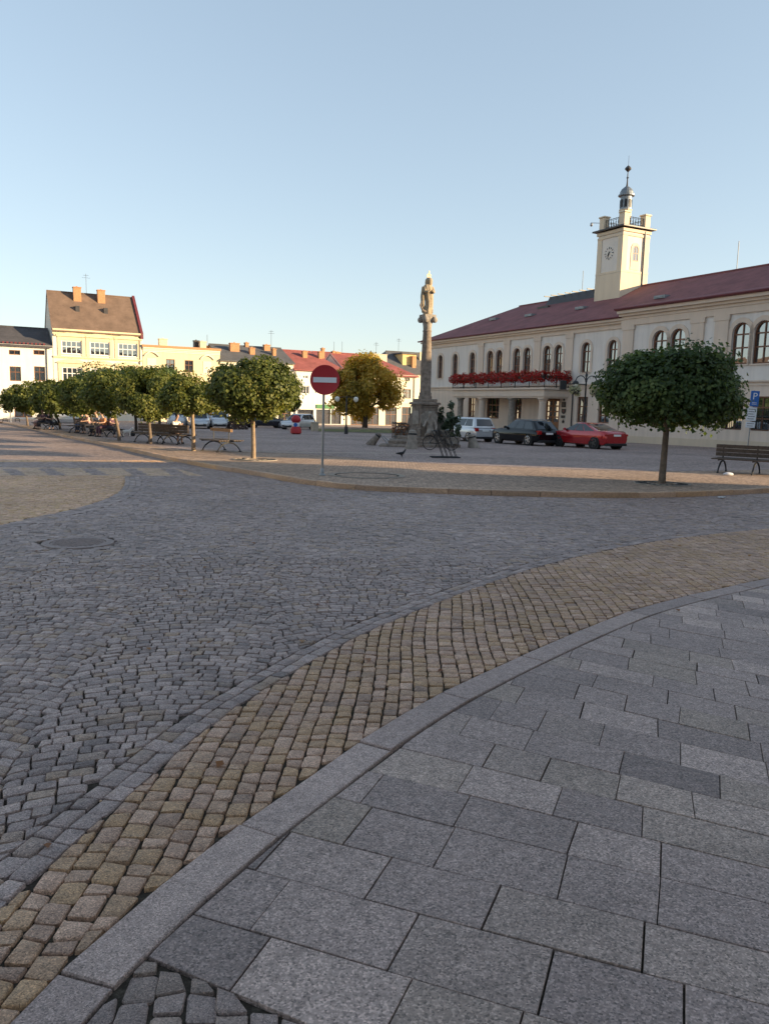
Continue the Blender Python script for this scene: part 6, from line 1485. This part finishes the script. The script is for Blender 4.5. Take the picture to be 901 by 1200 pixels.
# kneeling stone angel at the foot
def A2(px, py, Y): return at_depth(px, py, Y)
Ya = pc.y-pwid-.55; p = at_depth(503, 500, Ya); p.z = pc.z+.52
t2 = thing('angel_statue', 'small pale stone angel kneeling against the foot of the column', 'statue', p, -TH_AZ*.5)
J = [((0, 0, .35), (.20, .17)), ((.02, -.05, .62), (.16, .13)), ((.0, -.12, .86), (.20, .14)), ((-.04, -.2, 1.04), .07), ((-.06, -.26, 1.2), (.11, .12)), ((-.07, -.27, 1.33), .08)]
E = [(0, 1), (1, 2), (2, 3), (3, 4), (4, 5)]
for s, el, ha in ((-1, (-.34, -.2, .62), (-.45, -.45, .55)), (1, (.30, -.24, .60), (.22, -.42, .36))): b0 = len(J); J += [((s*.2, -.12, .86), .08), (el, .065), (ha, .05)]; E += [(2, b0), (b0, b0+1), (b0+1, b0+2)]
for s in (-1, 1): b0 = len(J); J += [((s*.14, -.32, .22), .12), ((s*.15, .10, .08), .09)]; E += [(0, b0), (b0, b0+1)]
skin_obj('body', J, E, M['stone_mid'], t2)
for s in (-1, 1): b = MB(); b.prism([(s*.08, .95), (s*.30, 1.25), (s*.46, 1.10), (s*.42, .75), (s*.25, .45), (s*.1, .6)], .06, .12, 'y'); b.build('wing', M['stone_mid'], t2)
# evergreen tubs with white flowers by the steps
for px, py, r, h, lab, lf in ((523.5, 507, .50, .75, 'bushy evergreen in a stone tub right against the column pedestal', 'leaf_shrub'), (531, 510.5, .42, .55, 'low evergreen with pale blossoms beside the rear of the white car', 'leaf_shrub')):
    p = at_depth(px, 500, pc.y-.2 if px < 528 else pc.y-.9); p.z = gz(p.x, p.y)+KH+(.52 if px < 528 else .17); tt = bush('potted_shrub', lab, p+Vector((0, 0, .34)), r, h, 700, .14, lf, int(px), 'potted plant')
    MB().lathe([(.26, -.34), (.34, -.30), (.40, -.02), (.42, .02), (.36, .03)], 14).build('tub', M['stone_mid'], tt, 40)
    r_ = np.random.default_rng(3); q = r_.normal(size=(60, 3)); q /= np.linalg.norm(q, axis=1)[:, None]; V, F, tone = leaf_mesh('b', q*np.array([r*.95, r*.95, h*.9])+np.array([0, 0, h]), q, .09, None, None, 3); np_mesh('blossoms', V, [F], M['petal_pale'], tt, {'tone': np.repeat(tone, 5)})
# iron fence with flower trough at the left of the steps
pf = [at_depth(x, 500, y) for x, y in ((459, pc.y+2.3), (477, pc.y+.3))]
for q in pf: q.z = gz(q.x, q.y)+KH
c = (pf[0]+pf[1])/2; dv_ = pf[1]-pf[0]; Lf = dv_.length
t3 = thing('iron_fence', 'low wrought iron fence on a plinth beside the column steps', 'fence', c, math.atan2(dv_.y, dv_.x))
MB().bbox(-Lf/2, Lf/2, -.14, .14, -.1, .30, .03).build('plinth', M['stone_mid'], t3)
b = MB(); n = 13
for k in range(n+1): x = -Lf/2+.1+(Lf-.2)*k/n; b.tube([(x, 0, .3), (x, 0, 1.12), ], .016, 5); b.lathe([(.03, 0), (.035, .04), (.004, .11)], 6, (x, 0, 1.12))
for z in (.42, 1.0): b.tube([(-Lf/2, 0, z), (Lf/2, 0, z)], .02, 5)
b.build('railing', M['iron'], t3)
p = c+Vector((.25, .5, 0)); tt = thing('flower_trough', 'trough of orange and red flowers behind the low iron fence', 'flower trough', p+Vector((0, 0, .75)), math.atan2(dv_.y, dv_.x)); MB().bbox(-.9, .9, -.2, .2, -.75, .02, .04).build('trough', M['stone_mid'], tt); flowers_mesh(tt, 1.9, .36, .34, 500, .12, 'petal_mix', 9)
# stone guard posts
def guard(label, px, py, h, r, tilt, mat='stone_mid', group='stone guard posts around the column'):
    p = g(px, py, KH); q = thing('stone_bollard', label, 'bollard', p, 0, group); q.rotation_euler = (0, tilt, 0)
    MB().lathe([(r*1.7, -.1), (r*1.45, .12), (r*1.1, h*.5), (r*.95, h*.86), (r*.8, h*.96), (r*.3, h)], 12).build('post', M[mat], q, 50)
    MB().lathe([(r*1.06, h*.74), (r*1.10, h*.76), (r*1.08, h*.82), (r*1.0, h*.83)], 12).build('iron_band', M['iron'], q); return p
ga = guard('leaning brown stone guard post at the outer corner of the column plot', 434, 521.5, .80, .15, rad(38), 'stone_dark')
gb = guard('pale upright stone guard post at the corner of the column steps', 482, 526, .92, .20, rad(2))
gc = guard('stubby pale stone guard post by the rear wheel of the white car', 555, 524.5, .72, .20, rad(-14))
t4 = thing('iron_brace', 'blue grey iron brace between the leaning guard post and the steps', 'iron bar', ga); A = lambda x, y: at_depth(x, y, ga.y+.2)-ga
b = MB(); b.tube([A(447, 511), A(453.5, 519.5)], .025, 6); b.tube([A(449, 510.5), A(457, 518.5)], .025, 6); b.tube([A(453, 519.6), A(458, 518.5)], .025, 6); b.build('bars', M['galv'], t4)
# brown earth bank / broken kerb of the plot
p = g(467, 523.5, KH); t5 = thing('stone_step', 'low curved brown stone step running from the leaning post to the column', 'stone step', p, rad(-8)); MB().bbox(-1.0, 1.0, -.3, .5, -.1, .14, .1).build('lower_tread', M['stone_dark'], t5); MB().bbox(-.55, 1.0, -.05, .6, .135, .36, .08).build('upper_tread', M['stone_dark'], t5)
# bicycle rack
pr0, pr1 = g(504.5, 536, KH), g(538, 536.6, KH); c = (pr0+pr1)/2; dv_ = pr1-pr0; Lr = dv_.length
t6 = thing('bike_rack', 'metal bicycle rack with leaning curved hoops in front of the column', 'bike rack', c, math.atan2(dv_.y, dv_.x))
for y in (-.18, .18): MB().bbox(-Lr/2, Lr/2, y-.03, y+.03, 0, .05, .01).build('base_rail', M['iron'], t6)
hh = 31*c.y/F_PX
for k in range(4):
    x = -Lr/2+.36*Lr+k*Lr*.15; b = MB()
    for y in (-.13, .13): b.tube([(x+.08, y, .04), (x-.02, y, hh*.30), (x-.26*Lr*.5, y, hh*.62), (x-.30*Lr, y, hh*.90), (x-.34*Lr, y*.6, hh)], .014, 6)
    b.tube([(x-.34*Lr, -.078, hh), (x-.345*Lr, 0, hh*1.01), (x-.34*Lr, .078, hh)], .014, 6); b.build('hoop', M['iron'], t6, 50)
# parked bicycle behind the rack
pbk = g(516, 527.5, KH); tb = thing('bicycle', 'dark bicycle leaning behind the rack at the column steps', 'bicycle', pbk, rad(4)); tb.rotation_euler = (rad(-6), 0, rad(4))
for x in (-.52, .52):
    b = MB(); b.tube([(x+.33*math.cos(q), 0, .34+.33*math.sin(q)) for q in np.linspace(0, 2*math.pi, 25)], .018, 6, cap=False); wq = b.build('wheel', M['tyre'], tb)
    b = MB()
    for k in range(10): q = k*math.pi/5; b.tube([(x, 0, .34), (x+.32*math.cos(q), 0, .34+.32*math.sin(q))], .004, 4)
    b.build('spokes', M['galv'], wq)
b = MB()
for a_, c_ in (((-.52, .34), (-.10, .30)), ((-.10, .30), (-.24, .86)), ((-.24, .80), (.36, .82)), ((-.10, .30), (.38, .72)), ((-.52, .34), (-.22, .76)), ((.52, .34), (.36, .92))): b.tube([(a_[0], 0, a_[1]), (c_[0], 0, c_[1])], .018, 6)
b.build('frame', M['black'], tb); MB().bbox(-.36, -.12, -.07, .07, .88, .94, .03).build('saddle', M['black'], tb); MB().tube([(.30, -.27, .98), (.38, -.1, .97), (.36, 0, .93), (.38, .1, .97), (.30, .27, .98)], .014, 6).build('handlebar', M['galv'], tb)
# pigeon on the pale path
p = g(470, 535.8, KH); t7 = thing('pigeon', 'black pigeon standing on the pale stone strip', 'bird', p, rad(20)); t7.scale = (1.25,)*3
J = [((0, 0, .12), .055), ((.07, 0, .135), .05), ((-.09, 0, .12), .035), ((-.18, 0, .12), (.03, .012)), ((.11, 0, .19), .028), ((.125, 0, .23), .03), ((.165, 0, .225), .008)]; E = [(0, 1), (0, 2), (2, 3), (1, 4), (4, 5), (5, 6)]
for s in (-1, 1): b0 = len(J); J += [((.02, s*.03, .06), .012), ((.03, s*.03, .005), .007)]; E += [(0, b0), (b0, b0+1)]
skin_obj('body', J, E, M['black'], t7)
# red advertising figure
p = g(346.8, 508.6, KH); t8 = thing('advertising_figure', 'red and white rounded advertising figure standing in front of a white car', 'figure', p, 0); s8 = p.y/F_PX; k_ = 22*s8
b = MB(); b.lathe([(.30, 0), (.42, .08), (.42, k_*.26), (.28, k_*.40)], 16); b.build('base', M['red_sign'], t8, 50)
b = MB(); b.lathe([(.26, k_*.38), (.30, k_*.48), (.26, k_*.60)], 14); b.build('middle', M['white_sign'], t8, 50); b = MB(); b.M = Matrix.Translation((0, -.28, k_*.49)) @ Matrix.Rotation(math.pi/2, 4, 'X'); b.lathe([(.15, -.02), (.15, .03), (0.02, .04)], 14); b.build('blue_disc', M['blue_sign'], t8)
b = MB(); b.lathe([(.24, k_*.60), (.36, k_*.70), (.36, k_*.82), (.24, k_*.95), (.05, k_)], 16); b.build('head', M['red_sign'], t8, 50)
# concrete planter in the evening sun
p = g(368.8, 505.2, KH); t9 = thing('stone_planter', 'square pale stone planter catching the sun at the lawn edge', 'planter', p, rad(15)); q = p.y/F_PX
MB().bbox(-4*q, 4*q, -4*q, 4*q, -.05, 9.6*q, .06).build('box', M['light_stone'], t9); MB().bbox(-4.4*q, 4.4*q, -4.4*q, 4.4*q, 9.6*q+.003, 10.8*q, .05).build('rim', M['light_stone'], t9)
# low hoop stands by the white house
for px, lab in ((6.5, 'small dark hoop barrier nearest the picture edge before the white house'), (21, 'small dark hoop barrier beside the slim post before the white house')):
    p = g(px, 494.3, KH); q = thing('hoop_barrier', lab, 'barrier', p); h = 3.6*p.y/F_PX; w_ = 2.6*p.y/F_PX
    MB().tube([(-w_, 0, -.05), (-w_, 0, h*.8), (-w_*.8, 0, h), (w_*.8, 0, h), (w_, 0, h*.8), (w_, 0, -.05)], .04, 6).build('hoop', M['iron'], q, 50); MB().tube([(-w_, 0, h*.5), (w_, 0, h*.5)], .03, 6).build('crossbar', M['iron'], q)
p = g(13, 494.8, KH); q = thing('traffic_post', 'slim grey post with small plate standing between the two hoop barriers', 'post', p); h = 45*p.y/F_PX*.38; MB().lathe([(.10, 0), (.06, .1), (.05, h)], 8).build('pole', M['galv'], q); MB().bbox(-.22, .22, -.03, .01, h-.5, h, .01).build('plate', M['metal_dark'], q)
# litter at the kerb
for px, py, w_, lab in ((844, 583.5, .16, 'crumpled white paper lying against the far kerb, larger of the two'), (764, 585.2, .06, 'tiny scrap of white paper lying against the far kerb')):
    p = g(px, py); q = thing('paper_scrap', lab, 'litter', p+Vector((0, -.06, .0))); r_ = random.Random(3); n = 5
    vs = [(w_*(i/(n-1)-.5), w_*.6*(j/(n-1)-.5), .012+r_.random()*w_*.22) for j in range(n) for i in range(n)]; b = MB(); b.add(vs+[(x, y, z-.004) for x, y, z in vs], [(j*n+i, j*n+i+1, (j+1)*n+i+1, (j+1)*n+i) for j in range(n-1) for i in range(n-1)]+[(25+j*n+i, 25+(j+1)*n+i, 25+(j+1)*n+i+1, 25+j*n+i+1) for j in range(n-1) for i in range(n-1)]); b.build('sheet', M['white_sign'], q)
p = g(858, 558, KH); q = thing('paper_bag', 'crumpled white bag lying under the dark bench at the picture edge', 'litter', p+Vector((0, .3, 0))); MB().lathe([(.08, 0), (.10, .03), (.08, .07), (.03, .09)], 9, sx=1.6, sy=.8).build('bag', M['white_sign'], q, 30)
# ------------------------------------------------------------------ camera, sun, sky
cam = bpy.data.cameras.new('camera'); co = bpy.data.objects.new('camera', cam); COL.objects.link(co)
cam.sensor_fit = 'VERTICAL'; cam.sensor_height = 36; cam.sensor_width = 36; cam.lens = 36*F_PX/1200; cam.clip_start = .05; cam.clip_end = 6000
co.matrix_world = Matrix.Translation(EYE) @ RC.to_4x4(); S.camera = co
SUN_AZ, SUN_EL = rad(103), rad(12)
w = bpy.data.worlds.new('World'); S.world = w; w.use_nodes = True; nt = w.node_tree
sky = nt.nodes.new('ShaderNodeTexSky'); sky.sky_type = 'NISHITA'; sky.sun_disc = False; sky.sun_elevation = SUN_EL; sky.sun_rotation = SUN_AZ
sky.altitude = 300; sky.air_density = 1.0; sky.dust_density = .6; sky.ozone_density = 1.6
bg = nt.nodes['Background']; hs = nt.nodes.new('ShaderNodeHueSaturation'); hs.inputs['Saturation'].default_value = .95; gm = nt.nodes.new('ShaderNodeGamma'); gm.inputs[1].default_value = .55; mx = nt.nodes.new('ShaderNodeMix'); mx.data_type = 'RGBA'; mx.blend_type = 'MULTIPLY'; mx.inputs[0].default_value = 1; mx.inputs[7].default_value = (.965, .985, 1.0, 1)
nt.links.new(sky.outputs[0], gm.inputs[0]); nt.links.new(gm.outputs[0], hs.inputs['Color']); nt.links.new(hs.outputs[0], mx.inputs[6]); nt.links.new(mx.outputs[2], bg.inputs['Color']); bg.inputs['Strength'].default_value = SKY_STRENGTH
sl = bpy.data.lights.new('sun', 'SUN'); sl.energy = SUN_STRENGTH; sl.angle = rad(.5); sl.color = (1, .76, .46)
so = bpy.data.objects.new('sun', sl); COL.objects.link(so)
sd = Vector((math.sin(SUN_AZ)*math.cos(SUN_EL), math.cos(SUN_AZ)*math.cos(SUN_EL), math.sin(SUN_EL)))
so.rotation_euler = sd.to_track_quat('Z', 'Y').to_euler(); so.location = (60, -40, 60)
S.view_settings.view_transform = 'Standard'; S.view_settings.look = 'None'; S.view_settings.exposure = EXPOSURE; S.view_settings.gamma = 1
S.view_settings.use_curve_mapping = False
S.render.engine = 'CYCLES'
S.cycles.use_denoising = True; S.cycles.max_bounces = 6; S.cycles.diffuse_bounces = 3; S.cycles.glossy_bounces = 3; S.cycles.transmission_bounces = 3; S.cycles.transparent_max_bounces = 8
S.cycles.use_adaptive_sampling = True; S.cycles.adaptive_threshold = .02
